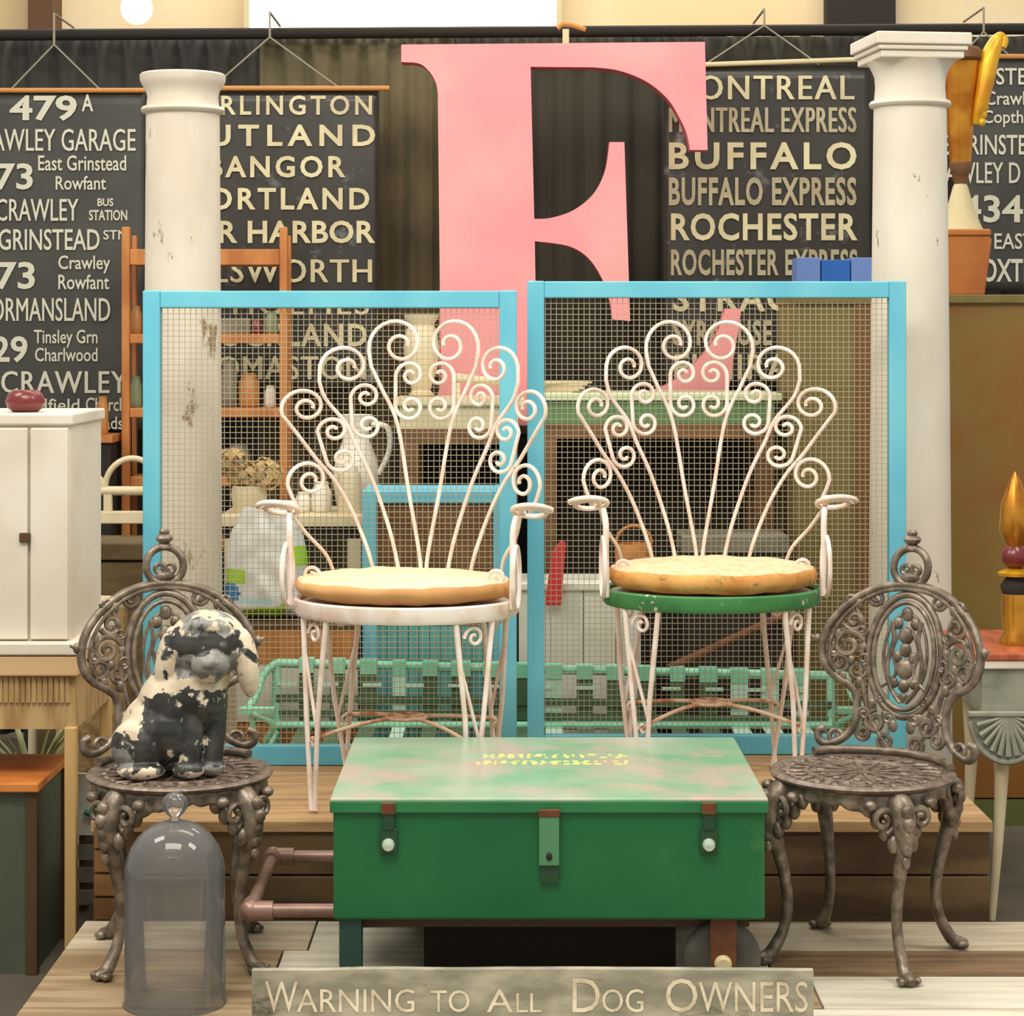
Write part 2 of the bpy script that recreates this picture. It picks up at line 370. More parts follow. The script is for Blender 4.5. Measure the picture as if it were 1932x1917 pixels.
DB = 7.2
def blind(label, x0, x1, ytop, ybot, rows, mat, rodmat, hook, ends, rod=None, seed=1):
    r0, r1 = rod or (x0-6, x1+14)
    t = thing('route_blind', label, 'blind', (X((x0+x1)/2, DB), DB, Z(ybot, DB)), group='hanging route blinds')
    b = MB(); n = 30; m_ = 24; vs = []
    for j in range(m_+1):
        for i in range(n+1):
            x = X(x0+(x1-x0)*i/n, DB); z = Z(ytop+(ybot-ytop)*j/m_, DB)
            vs.append((x, DB+.004+.004*noise.noise((x*3+seed, z*2, seed)), z))
    b.add(vs, [(j*(n+1)+i, j*(n+1)+i+1, (j+1)*(n+1)+i+1, (j+1)*(n+1)+i) for j in range(m_) for i in range(n)])
    c = b.build('cloth', mat, t, smooth=True, world=True); s = c.modifiers.new('s', 'SOLIDIFY'); s.thickness = .002; s.offset = -1
    b = MB()
    for r in rows:
        s_, a, c_, d, e, *k = r
        mi, bold, sp = (k+[0, .02, 1.0][len(k):])
        put_text(b, s_, a, c_, d, e, DB-.004, mi, bold, sp)
    b.build('lettering', [m_text_w, m_text_c, m_text_t], t, world=True)
    MB().tube([(X(r0, DB), DB-.005, Z(ytop-1, DB)), (X(r1, DB), DB-.005, Z(ytop-1, DB)+(.02 if seed == 3 else 0))], .0085, 10).build('rod', rodmat, t, smooth=True, world=True)
    for e in ends:
        MB().tube([(X(hook[0], DB), DB, Z(hook[1], DB)), (X(e, DB), DB-.004, Z(ytop-2, DB))], .003, 6).build('cord', m_cord, t, world=True)
    hx = X(hook[0], DB); hz_ = zr+.048+.025*(hook[0]+140)/2240
    MB().tube([(hx, DB, Z(hook[1], DB)), (hx, DB, hz_), (hx, DC+.02, hz_)], .004, 6).build('hook', m_cord, t, world=True)
    return t
S = [.02, 1.0]
blind('black bus route blind with white garage names, behind the white cabinet at far left', -150, 272, 172, 812, [
    ('479', 18, 145, 180, 228, 0, .025), ('A', 154, 176, 178, 210), ('CRAWLEY GARAGE', -62, 256, 243, 285, 0, .01),
    ('473', -52, 62, 308, 358, 0, .02), ('East Grinstead', 72, 238, 293, 322, 0, .01), ('Rowfant', 105, 200, 332, 358, 0, .01),
    ('CRAWLEY', -8, 148, 375, 417, 0, .01), ('BUS', 184, 214, 374, 389, 0, .02), ('STATION', 168, 240, 396, 416, 0, .02),
    ('E GRINSTEAD', -30, 188, 432, 472, 0, .01), ('STN', 195, 240, 434, 452, 0, .01),
    ('473', -52, 66, 494, 546, 0, .02), ('Crawley', 110, 208, 482, 516, 0, .01), ('Rowfant', 110, 206, 518, 546, 0, .01),
    ('DORMANSLAND', -42, 208, 562, 606, 0, .01), ('Tinsley Grn', 64, 184, 622, 656, 0, .01), ('Charlwood', 66, 184, 656, 682, 0, .01),
    ('429', -50, 52, 634, 684, 0, .02), ('CRAWLEY', 2, 240, 700, 742, 0, .02, 1.1), ('Ifield', 84, 150, 752, 776, 0, .01), ('Church', 162, 236, 750, 776, 0, .01),
    ('Roads', 166, 232, 786, 810, 0, .01)], m_blind, m_rod, (102, 84), (20, 190), rod=(-160, 276), seed=1)
blind('black oilcloth route blind ending BANGOR, PORTLAND, BAR HARBOR behind the round white column', 330, 715, 168, 740, [
    ('BURLINGTON', 343, 702, 180, 217, 1, .02, 1.3), ('RUTLAND', 345, 708, 235, 276, 1, .025, 1.4), ('BANGOR', 392, 652, 294, 335, 1, .025, 1.25),
    ('PORTLAND', 360, 697, 354, 396, 1, .025, 1.25), ('BAR HARBOR', 338, 708, 416, 459, 1, .025, 1.05), ('ELLSWORTH', 338, 702, 489, 533, 1, .025, 1.1),
    ('HOLMES', 440, 696, 553, 594, 1, .025, 1.15), ('ROCKLAND', 380, 692, 610, 654, 1, .025, 1.15), ('THOMASTON', 330, 690, 672, 716, 1, .025, 1.1)],
    m_blind_shiny, m_rod, (509, 70), (400, 640), rod=(322, 735), seed=2)
blind('black route blind listing MONTREAL, BUFFALO and ROCHESTER beside the square capped column', 1252, 1642, 124, 735, [
    ('MONTREAL', 1268, 1612, 142, 188, 1, .025, 1.15), ('MONTREAL EXPRESS', 1262, 1616, 202, 250, 2, .03, 1.1), ('BUFFALO', 1262, 1616, 268, 320, 1, .025, 1.25),
    ('BUFFALO EXPRESS', 1262, 1616, 334, 388, 2, .03, 1.1), ('ROCHESTER', 1266, 1618, 402, 454, 1, .025, 1.1), ('ROCHESTER EXPRESS', 1266, 1618, 470, 520, 2, .03, 1.1),
    ('SYRACUSE', 1270, 1620, 538, 588, 1, .025, 1.15), ('SYRACUSE EXPRESS', 1270, 1620, 604, 652, 2, .03, 1.1), ('ELMIRA', 1272, 1490, 668, 716, 1, .025, 1.1)],
    m_blind_shiny, m_rod_c, (1442, 48), (1330, 1545), rod=(1315, 1650), seed=3)
blind('black route blind numbered 434 at the far right edge', 1800, 2160, 108, 548, [
    ('GRINSTEAD', 1790, 1990, 128, 160, 0, .01), ('Crawley', 1858, 1965, 172, 206, 0, .01), ('Copthorne', 1854, 1990, 208, 240, 0, .01),
    ('E GRINSTEAD', 1776, 1985, 254, 292, 0, .01), ('CRAWLEY D', 1742, 1925, 306, 346, 0, .01), ('434', 1812, 1930, 368, 420, 0, .02), ('EAST', 1876, 1950, 440, 470, 0, .01), ('OXTED', 1852, 1975, 488, 532, 0, .02)],
    m_blind, m_rod, (1856, 60), (1812, 1905), rod=(1792, 2170), seed=4)
gl = thing('globe_lamp', 'lit white globe lamp near the ceiling at the upper left', 'lamp', P(258, 16, 8.8))
MB().ell(P(258, 16, 8.8), (.065, .065, .065), 20).build('globe', m_bulb, gl, smooth=True, world=True)
p = P(258, 16, 8.8); MB().tube([p+Vector((0, 0, .06)), p+Vector((0, 0, 1.2))], .006, 6).build('stem', m_cord, gl, world=True)

# ---------------------------------------------------------------- pink letter on plinth
DE = 6.9
def cv(*p): return [(q.x, q.y) for q in cat_rom([(*t, 0) for t in p], 5)]
poly = ([(757,84),(1330,79),(1335,283)]+cv((1302,283),(1296,254),(1284,226),(1259,186),(1218,153),(1167,133),(1120,127))+[(1001,126)]
        +cv((1008,413),(1040,411),(1083,396),(1120,365),(1142,321),(1150,268))+[(1178,268),(1189,606)]+cv((1156,602),(1149,562),(1134,522),(1109,486),(1072,464),(1009,455))
        +cv((1014,762),(1080,761),(1140,757),(1210,745),(1270,719),(1320,676),(1350,635),(1368,583))+[(1399,583),(1364,802),(765,802)]+cv((765,770),(800,766),(822,752),(832,720))+cv((826,175),(822,155),(810,135),(791,120),(757,117)))
b = MB(); b.prism([(X(x, DE), Z(y, DE)) for x, y in poly], DE, DE+.075)
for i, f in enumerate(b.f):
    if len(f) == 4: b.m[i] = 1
o = tag(b.build('letter_sign', [m_pink, m_pink_side]), 'giant pink painted serif letter standing behind the blue screens', 'letter')
zpl = Z(802, DE)
pl = thing('display_plinth', 'dark wooden plinth under the giant pink letter', 'plinth', (X(1060, DE), DE+.05, G))
MB().box(X(740, DE), X(1400, DE), DE-.06, DE+.16, G, zpl-.025).build('body', m_dark, pl, world=True)
MB().box(X(735, DE), X(1405, DE), DE-.065, DE+.165, zpl-.025, zpl).build('top', m_post, pl, world=True)
pt = thing('bracket', 'pale bracket post above the top edge of the pink letter', 'bracket', (X(1068, DE), DE+.05, Z(80, DE)))
MB().box(X(1062, DE), X(1074, DE), DE+.03, DE+.05, Z(80, DE), Z(52, DE)).build('post', m_rod_c, pt, world=True)
MB().tube(cat_rom([P(1052, 54, DE+.04), P(1062, 46, DE+.04), P(1080, 48, DE+.04), P(1105, 56, DE+.04)]), .008, 6).build('hook', m_rod, pt, world=True)

# ---------------------------------------------------------------- two blue screens with wire mesh
def screen(label, x0, x1, ytop, D, lean=0):
    t = thing('mesh_screen', label, 'screen', (X((x0+x1)/2, D), D, STEP), group='blue framed wire screens')
    a, c = X(x0, D), X(x1, D); z0, z1 = STEP, Z(ytop, D); wd = .043; th = .03
    MB().box(a, a+wd, D, D+th, z0, z1).build('stile', m_blue, t, world=True, bevel=.003)
    MB().box(c-wd, c, D, D+th, z0, z1).build('stile', m_blue, t, world=True, bevel=.003)
    MB().box(a+wd, c-wd, D+.001, D+th-.001, z1-.043, z1-.001).build('top_rail', m_blue, t, world=True, bevel=.003)
    MB().box(a+wd, c-wd, D+.001, D+th-.001, z0+.001, z0+.05).build('bottom_rail', m_blue, t, world=True, bevel=.003)
    b = MB(); p = .0140; hw = .00075; y = D+th/2
    n = int((c-a-2*wd)/p)
    for i in range(n+1):
        x = a+wd+.003+i*p; b.box(x-hw, x+hw, y, y+2*hw, z0+.045, z1-.04)
    n = int((z1-z0-.09)/p)
    for i in range(n+1):
        z = z0+.052+i*p; b.box(a+wd-.004, c-wd+.004, y-2*hw, y, z-hw, z+hw)
    b.build('wire_mesh', m_wire, t, world=True)
    return t
DFL, DFR = 5.36, 5.50
screen('blue framed wire mesh screen behind the plain cushioned wire chair', 269, 975, 548, DFL)
screen('blue framed wire mesh screen behind the green rimmed wire chair', 995, 1710, 530, DFR)

# ---------------------------------------------------------------- columns
DCo = 5.78
def shaft(rb, rt, z0, z1, n=14):
    return [(rb+(rt-rb)*(i/n)**1.5, z0+(z1-z0)*i/n) for i in range(n+1)]
s = DCo/F
cl = thing('column', 'round white column with flared round capital and peeling paint behind the left blue screen', 'column', (X(345, DCo), DCo, G), group='white wooden columns')
rb, rt = 75*s, 69*s; zt = Z(216, DCo); zc = Z(140, DCo)
MB().lathe([(rb+.03, 0), (rb+.03, .03), (rb+.02, .05), (rb+.005, .07)]+shaft(rb, rt, .08, zt-G), (0, 0, 0), 40).build('shaft', m_column, cl, smooth=True)
MB().lathe([(rt, zt-G), (rt+.010, zt-G+.003), (rt+.014, zt-G+.010), (rt+.010, zt-G+.018), (rt+.001, zt-G+.021)], n=40).build('neck_ring', m_column, cl, smooth=True)
h = zc-G
MB().lathe([(rt-.001, zt-G+.02), (rt-.004, h-.062), (rt, h-.045), (rt+.008, h-.034), (80*s*.97, h-.026), (80*s, h-.018), (80*s+.001, h-.004), (80*s-.004, h)], n=40).build('capital', m_column, cl, smooth=True)
cr = thing('column', 'tall white column with square topped capital behind the right blue screen', 'column', (X(1717, DCo), DCo, G), group='white wooden columns')
rb, rt = 79*s, 68*s; zt = Z(205, DCo); ztop = Z(72, DCo)
MB().lathe([(rb+.03, 0), (rb+.03, .03), (rb+.02, .05), (rb+.005, .07)]+shaft(rb, rt, .08, zt-G), (0, 0, 0), 40).build('shaft', m_column_r, cr, smooth=True)
MB().lathe([(rt, zt-G), (rt+.009, zt-G+.003), (rt+.013, zt-G+.010), (rt+.009, zt-G+.018), (rt+.001, zt-G+.021)], n=40).build('neck_ring', m_column_r, cr, smooth=True)
h = ztop-G; b = MB()
b.lathe([(rt-.001, zt-G+.02), (rt-.004, h-.130), (rt-.002, h-.105), (rt+.004, h-.09), (rt+.012, h-.075), (rt+.02, h-.066)], n=40)
b.build('capital', m_column_r, cr, smooth=True)
ab = 88*s
MB().box(-ab+.012, ab-.012, -ab+.012, ab-.012, h-.066, h-.046).box(-ab+.004, ab-.004, -ab+.004, ab-.004, h-.046, h-.032).box(-ab-.004, ab+.004, -ab-.004, ab+.004, h-.032, h).build('abacus', m_column_r, cr, bevel=.004).rotation_euler = (0, 0, math.radians(7))

# ---------------------------------------------------------------- white wire armchairs
SC = .001305          # metres per picture pixel in the plane of the right chair's back
AX = 1328
def wire_chair(label, loc, rz, rimmat):
    t = thing('wire_armchair', label, 'chair', loc, rz, 'white scrolled wire armchairs')
    def Q(p, side=1, fwd=0):
        x = (p[0]-AX)*SC*side; z = Z(p[1], SC*F)-STEP
        return Vector((x, .20-1.55*x*x+.05*(z-.5)+fwd, z))
    R = .0048
    b = MB()
    for sd in (1, -1):
        paths = []
        st1 = [(1323,1075),(1320,1030),(1300,920),(1278,795),(1250,731),(1231,690)]
        paths.append([(p.x, p.y) for p in cat_rom([(*p, 0) for p in st1])]+spiral(1276, 648, 51, 8, 165, 735, dx=10, dy=2))
        st2 = [(1284,1075),(1279,1040),(1264,980),(1235,895),(1207,834),(1189,792),(1157,749),(1146,716)]
        paths.append([(p.x, p.y) for p in cat_rom([(*p, 0) for p in st2])]+spiral(1187, 689, 42, 7, 165, 735, dx=8, dy=2))
        st3 = [(1240,1075),(1236,1050),(1225,1012),(1200,948),(1172,895),(1143,856),(1115,813),(1094,781)]
        paths.append([(p.x, p.y) for p in cat_rom([(*p, 0) for p in st3])]+spiral(1123, 761, 36, 7, 155, 735, dx=6, dy=2))
        paths.append([(1118,950),(1111,934),(1104,915)]+spiral(1131, 893, 32, 6, 170, 735, dx=5, dy=2, sy=1.15))
        for (ux, uy, r), (lx, ly, r2) in (((1301,706,27),(1301,763,27)), ((1223,745,26),(1226,797,26)), ((1170,806,26),(1184,857,26))):
            up = spiral(ux, uy, r, 5, 180, 690); lo = spiral(lx, ly, r2, 5, 180, -330)
            paths.append(up[::-1]+lo)
        for p in paths: b.tube([Q(q, sd) for q in p], R, 7)
    # hoop under the fan that the stems are welded to
    b.tube([Vector((.235*math.cos(a), .205*math.sin(a)+.0, .495)) for a in [PI*i/20 for i in range(21)]], R, 7)
    b.build('backrest', m_chair_white, t, smooth=True)
    # seat rim
    ax, ay = .252, .215
    b = MB(); n = 48; vs = []
    for j, (o_, z) in enumerate(((0, .467), (.006, .463), (.006, .436), (.001, .428), (-.008, .43), (-.008, .463))):
        for i in range(n):
            a = 2*PI*i/n; vs.append(((ax+o_)*math.cos(a), (ay+o_)*math.sin(a), z))
    b.add(vs, [(j*n+i, j*n+(i+1) % n, ((j+1) % 6)*n+(i+1) % n, ((j+1) % 6)*n+i) for j in range(6) for i in range(n)])
    b.build('seat_rim', rimmat, t, smooth=True)
    b = MB(); b.lathe([(.243, .452), (.243, .456)], n=40, sy=.85); b.build('seat_pan', m_chair_white, t)
    # arms
    for sd in (1, -1):
        b = MB()
        cx, cy, cz = .292*sd, -.02, .665
        ring = []
        for i in range(41):
            a = 2*PI*i/40*1.55+PI*.1; r = 1-.55*i/40
            u = .05*r*math.cos(a); v = .06*r*math.sin(a)
            ring.append(Vector((cx+u*sd, cy-v*.9, cz+v*.32)))
        b.tube(ring, .0065, 8)
        # flat top bar from the fan to the ring and front post with a bend
        b.tube(cat_rom([Q((1118, 950), -sd), Vector((cx-.01*sd, .05, .672)), Vector((cx+.03*sd, 0, .672)), Vector((cx+.045*sd, -.02, .667))]), .006, 8)
        b.tube(cat_rom([Vector((cx-.03*sd, -.05, .655)), Vector((cx-.035*sd, -.065, .62)), Vector((cx-.035*sd, -.065, .55)), Vector((cx-.038*sd, -.06, .45))]), .0075, 8, flat=1)
        b.tube(cat_rom([Vector((cx-.025*sd, -.02, .655)), Vector((.245*sd, .05, .60)), Vector((.21*sd, .10, .545)), Vector((.195*sd, .135, .48))]), .0045, 7)
        # little scroll on the seat and long side loop
        sp = spiral(0, 0, .021, .005, 180, 640, 24)
        b.tube([Vector((.215*sd+u*sd, -.03, .515-v)) for u, v in [(-.021, .04)]+sp], .0045, 7)
        lp = [Vector((.263*sd, -.06+.05*math.cos(2*PI*i/28), .52+.07*math.sin(2*PI*i/28))) for i in range(28)]
        b.tube(lp, .0055, 7, closed=True)
        b.build('arm', m_chair_white, t, smooth=True)
    # hairpin legs
    for sx in (-1, 1):
        for sy in (-1, 1):
            b = MB(); foot = Vector((.178*sx, .160*sy, .007))
            base = math.atan2(.62*sy, .72*sx); tops = []
            for da in (-.22, .22):
                a = base+da; tops.append(Vector((ax*.97*math.cos(a), ay*.97*math.sin(a), .43)))
            for k, tp in enumerate(tops):
                b.tube([tp, tp.lerp(foot, .5)+Vector((.004*sx, 0, 0)), foot+Vector((.004*(1 if k else -1), 0, 0))], [.0068, .006, .0052], 8)
            b.tube([tops[0].lerp(foot, .18), tops[1].lerp(foot, .62)], .0042, 6)
            mid = (tops[0]+tops[1])/2; d = (tops[1]-tops[0]).normalized()
            sp = spiral(0, 0, .027, .005, 180, 660, 28)
            b.tube([mid+d*u+Vector((0, 0, -.036-v)) for u, v in sp], .0042, 6)
            sp = spiral(0, 0, .013, .004, 180, 560, 18); m2 = mid.lerp(foot, .62); m2.z = .155
            b.tube([m2+d*u+Vector((0, 0, -v)) for u, v in sp], .0038, 6)
            b.tube([foot, foot+Vector((-.012*sx, 0, -.001)), foot+Vector((.006, 0, -.0005))], .004, 6, mi=1)
            b.build('leg', [m_chair_white, m_chair_rust], t, smooth=True)
    b = MB()
    for sx in (-1, 1):
        pts = cat_rom([(-.18*sx, -.165, .165), (-.09*sx, -.07, .185), (0, 0, .192), (.09*sx, .07, .185), (.18*sx, .165, .165)])
        b.tube(pts, .0045, 7)
    ring = [Vector((.045*math.cos(2*PI*i/24), .045*math.sin(2*PI*i/24), .192)) for i in range(24)]
    b.tube(ring, .0045, 7, closed=True)
    b.build('stretcher', m_chair_rust, t, smooth=True)
    return t
def cushion(label, loc, rz, mats, rx, ry, h, wob, seed):
    n = 56; prof = [(.0, .004), (.85, .0), (.97, .010), (1.0, .022), (1.0, h*.62), (.97, h*.82), (.9, h*.93), (.75, h), (.4, h*1.07), (0, h*1.09)]
    b = MB(); vs = []; fs = []
    for j, (r, z) in enumerate(prof):
        for i in range(n):
            a = 2*PI*i/n; q = 1+wob*noise.noise((math.cos(a)*2.5+seed, math.sin(a)*2.5, z*12))
            vs.append((rx*r*q*math.cos(a), ry*r*q*math.sin(a), z+wob*.12*noise.noise((math.cos(a)*r*4, math.sin(a)*r*4, seed))))
    for j in range(len(prof)-1):
        for i in range(n):
            b.f.append((j*n+i, j*n+(i+1) % n, (j+1)*n+(i+1) % n, (j+1)*n+i)); b.m.append(1 if j < 5 else 0)
    b.v = [Vector(v) for v in vs]
    o = b.build('seat_cushion', mats, None, smooth=True); o.location = loc; o.rotation_euler = (0, 0, rz)
    return tag(o, label, 'cushion', 'round seat cushions')
LW = Vector((X(774, 5.15), 4.955, STEP)); RW = Vector((X(1328, 5.35), 5.155, STEP))
rl, rr = math.radians(-9), math.radians(3)
wire_chair('white scrolled wire armchair with plain tan cushion and white rim', LW, rl, m_chair_white)
wire_chair('white scrolled wire armchair with chipped green seat rim', RW, rr, m_rim_green)
cushion('plain tan seat cushion on the white rimmed wire armchair', LW+Vector((-.004, -.004, .4685)), rl, [m_cush_a, m_cush_side_a], .246, .208, .048, .05, 1)
cushion('stained quilted cream and orange cushion on the green rimmed wire armchair', RW+Vector((.004, -.004, .4685)), rr, [m_cush_b, m_cush_side_b], .249, .210, .056, .03, 5)

# ---------------------------------------------------------------- cast iron chairs
SZ = .375
def iron_chair(label, loc, rz, lr=0):
    t = thing('cast_iron_chair', label, 'chair', loc, rz, 'ornate brown cast iron chairs')
    # seat
    b = MB(); R0 = .186
    b.lathe([(.0, SZ-.012), (R0-.01, SZ-.012), (R0, SZ-.008), (R0+.004, SZ-.002), (R0, SZ+.003), (R0-.012, SZ+.004), (R0-.018, SZ-.001), (.12, SZ-.002), (.118, SZ+.002), (.11, SZ+.002), (.108, SZ-.002), (0, SZ-.001)], n=56)
    for k in range(24):
        a = 2*PI*k/24; c, s_ = math.cos(a), math.sin(a)
        b.tube(cat_rom([(.116*c, .116*s_, SZ), (.135*math.cos(a+.08), .135*math.sin(a+.08), SZ), (.16*math.cos(a-.02), .16*math.sin(a-.02), SZ)], 3), .0035, 5)
        b.ell((.152*math.cos(a+.11), .152*math.sin(a+.11), SZ), (.007, .007, .003), 7)
    for k in range(12):
        a = 2*PI*k/12; b.tube([(.02*math.cos(a), .02*math.sin(a), SZ), (.1*math.cos(a+.12), .1*math.sin(a+.12), SZ)], .003, 5)
        b.ell((.085*math.cos(a+.36), .085*math.sin(a+.36), SZ), (.010, .010, .003), 7)
    b.build('seat', m_iron_seat, t, smooth=True)
    # apron, scalloped
    n = 160; b = MB(); vs = []
    for j in range(5):
        for i in range(n):
            a = 2*PI*i/n; q = abs(math.sin(2*a))            # 1 at the legs
            dp = .022+.028*q**3+.006*abs(math.sin(14*a))
            r = .176+.004*math.sin(28*a)*(j/4)
            vs.append((r*math.cos(a), r*math.sin(a), SZ-.01-dp*j/4))
    b.add(vs, [(j*n+i, j*n+(i+1) % n, (j+1)*n+(i+1) % n, (j+1)*n+i) for j in range(4) for i in range(n)])
    o = b.build('apron', m_iron, t, smooth=True); s_ = o.modifiers.new('s', 'SOLIDIFY'); s_.thickness = .005
    # legs
    for k in range(4):
        a = PI/4+k*PI/2+lr; rad = Vector((math.cos(a), math.sin(a), 0)); tan = Vector((-math.sin(a), math.cos(a), 0)); b = MB()
        def W(r, z, u=0): return rad*r+tan*u+Vector((0, 0, z))
        prof = [(.160, .36, .022), (.186, .335, .026), (.200, .30, .024), (.196, .262, .018), (.182, .22, .0145), (.168, .16, .012), (.164, .11, .0112), (.173, .065, .0112), (.192, .03, .013), (.206, .014, .014), (.222, .010, .0115), (.234, .008, .007)]
        pts = cat_rom([W(r, z) for r, z, q in prof], 4); rs = []
        for i in range(len(prof)-1):
            for m_ in range(4): rs.append(prof[i][2]+(prof[i+1][2]-prof[i][2])*m_/4)
        rs.append(prof[-1][2]); b.tube(pts, rs, 10)
        for u in (-.016, -.005, .006, .017):      # toes of the paw
            b.ell(W(.218, .008, u), (.014, .009, .008), 8, rot=Matrix.Rotation(a, 3, 'Z'))
        for sd in (-1, 1):                        # volutes on the knee, leaf lobes beside it
            sp = spiral(0, 0, .028, .006, 100, 640, 24)
            b.tube([W(.192-abs(u)*.2, .318-v, sd*(.040+u)) for u, v in sp], .0062, 7)
            for q in range(4): b.ell(W(.192-.012*q, .27-.0*q+.022*q, sd*(.020+.013*q)), (.013, .013, .019), 8)
            b.ell(W(.180, .345, sd*.065), (.014, .014, .011), 8)
        for q, z in enumerate((.335, .312, .288, .262)): b.ell(W(.218-.006*abs(q-1), z), (.014, .014, .016), 9)
        b.ell(W(.206, .236), (.010, .010, .014), 8)
        b.build('leg', m_iron, t, smooth=True)
    # backrest
    def B(x, z, f=0): return Vector((x, .176+.13*(z-SZ)-1.0*x*x-f, z))
    b = MB()
    half = [(0, .736), (.05, .731), (.10, .713), (.143, .68), (.172, .64), (.183, .60), (.177, .565), (.158, .54), (.132, .524), (.112, .508), (.104, .485), (.103, .455), (.11, .428), (.13, .405), (.16, .392), (.178, .40), (.18, .418), (.168, .424)]
    h3 = cat_rom([(x, 0, z) for x, z in half], 5)
    for sd in (1, -1):
        b.tube([B(p.x*sd, p.z) for p in h3], [.0092]*len(h3), 9)
        b.tube([B(p.x*sd*.90, SZ+(p.z-SZ)*.955+.008, .006) for p in h3[:34]], .0045, 7)
        b.ell(B(.192*sd, .612), (.008, .008, .012), 8); b.tube([B(.186*sd, .61), B(.206*sd, .618)], [.006, .003], 7)
    # lower cross rail seated on the rear of the seat
    b.tube([Vector((.178*math.sin(a), .178*math.cos(a), SZ+.012)) for a in [(-62+124*i/20)*PI/180 for i in range(21)]], .009, 8)
    bf = b.build('back_frame', m_iron, t, smooth=True)
    b = MB()
    for rx, rz_, f, r in ((.084, .128, .0, .008), (.070, .112, .007, .0055), (.050, .088, .002, .0038)):
        b.tube([B(rx*math.sin(q), .588+rz_*math.cos(q), f) for q in [2*PI*i/44 for i in range(44)]], r, 8, closed=True)
    # ornament within the oval: urn, buds and leaves
    for x, z, r in ((0, .56, .020), (0, .60, .014), (0, .63, .017), (0, .525, .013), (0, .50, .010), (.02, .655, .012), (-.02, .655, .012), (.018, .585, .011), (-.018, .585, .011), (0, .675, .014), (.022, .53, .010), (-.022, .53, .010)):
        b.ell(B(x, z, .004), (r, r*.6, r*1.15), 9)
    for sd in (1, -1):
        b.tube([B(sd*x, z, .004) for x, z in [(p.x, p.z) for p in cat_rom([(.006, 0, .49), (.03, 0, .52), (.04, 0, .57), (.028, 0, .62), (.034, 0, .66)], 5)]], .0052, 6)
        b.tube([B(sd*x, z, .003) for x, z in [(p.x, p.z) for p in cat_rom([(.05, 0, .52), (.02, 0, .55), (.03, 0, .60), (.012, 0, .64)], 5)]], .0042, 6)
    b.build('medallion', m_iron, bf, smooth=True)
    b = MB()
    for sd in (1, -1):
        for cx, cz, r, a0, a1, rr_ in ((.128, .602, .034, 200, 760, .0065), (.118, .655, .024, 20, 520, .0055), (.145, .565, .022, 90, 600, .0055), (.072, .705, .018, 0, 480, .005), (.105, .55, .02, 180, -330, .005), (.060, .445, .026, 270, 800, .006), (.035, .405, .02, 90, -430, .0055), (.085, .42, .017, 0, 500, .005), (.145, .408, .016, 180, 640, .0055)):
            b.tube([B(sd*(cx+u), cz-v, .002) for u, v in spiral(0, 0, r, .005, a0, a1, 26)], rr_, 7)
        for cx, cz, r, a0, a1 in ((.155, .59, .014, 0, 520), (.10, .635, .013, 180, -300), (.092, .575, .013, 90, 600), (.128, .70, .013, 0, 480), (.03, .455, .014, 180, 700), (.085, .46, .014, 0, -480), (.05, .50, .012, 0, 480)):
            b.tube([B(sd*(cx+u), cz-v, .004) for u, v in spiral(0, 0, r, .004, a0, a1, 18)], .0042, 6)
        for x, z, r in ((.11, .69, .010), (.152, .625, .010), (.135, .535, .010), (.095, .60, .008), (.10, .525, .010), (.07, .48, .011), (.02, .44, .011), (.04, .46, .009), (.16, .60, .008), (.12, .57, .009)):
            b.ell(B(sd*x, z, .003), (r, r*.6, r*1.3), 8)
        b.tube([B(sd*x, z, .002) for x, z in [(p.x, p.z) for p in cat_rom([(.02, 0, .385), (.05, 0, .42), (.075, 0, .46), (.09, 0, .51), (.1, 0, .56), (.095, 0, .62), (.115, 0, .685)], 5)]], .0055, 6)
    b.build('scrollwork', m_iron, bf, smooth=True)
    b = MB(); zc_ = .774
    b.tube([B(.040*math.sin(q), zc_+.040*math.cos(q)) for q in [2*PI*i/30 for i in range(30)]], .0085, 8, closed=True)
    for sd in (1, -1): b.tube([B(sd*(.012+u), zc_-.008-v) for u, v in spiral(0, 0, .017, .004, 90, 560, 20)], .0055, 6)
    b.ell(B(0, zc_-.022), (.022, .012, .012), 9)
    c = B(0, .815); b.lathe([(.016, 0), (.014, .008), (.010, .010), (.017, .016), (.019, .022), (.015, .028), (.010, .030), (.012, .036), (.007, .042)], c-Vector((0, 0, .004)), 14)
    b.build('finial', m_iron, bf, smooth=True)
    return t
DI = 4.45
LI = Vector((X(340, DI), DI, 0)); RI = Vector((X(1627, DI), DI, 0))
iron_chair('brown cast iron chair carrying the black and white dog figure', LI, math.radians(17), math.radians(-8))
iron_chair('empty brown cast iron chair with openwork oval back beside the green chest', RI, math.radians(-36), math.radians(6))

# ---------------------------------------------------------------- painted dog figure
b = MB(); E = b.ell
Rm = lambda ax, d: Matrix.Rotation(math.radians(d), 3, ax)
E((-.02, .0, .085), (.095, .085, .085), 20)            # rump
E((.0, -.005, .13), (.082, .07, .10), 20, rot=Rm('Y', 20))   # trunk
E((.045, -.02, .155), (.062, .06, .085), 18)            # chest
E((-.065, -.045, .06), (.062, .045, .060), 16)          # near haunch
E((-.045, .055, .055), (.055, .035, .055), 16)
E((-.06, -.075, .016), (.05, .026, .018), 14)           # hind paw
E((.035, -.072, .018), (.034, .024, .018), 14); E((.075, -.045, .018), (.032, .024, .018), 14)   # front paws
b.tube([(.035, -.04, .15), (.04, -.06, .09), (.036, -.068, .02)], [.034, .024, .022], 12)
b.tube([(.075, -.02, .15), (.082, -.03, .09), (.078, -.042, .02)], [.032, .023, .021], 12)
b.tube([(.05, -.005, .17), (.064, -.012, .22)], [.055, .052], 14)       # neck
E((.066, -.015, .262), (.082, .072, .070), 20)          # skull
E((.072, -.05, .30), (.05, .03, .025), 14)              # brow
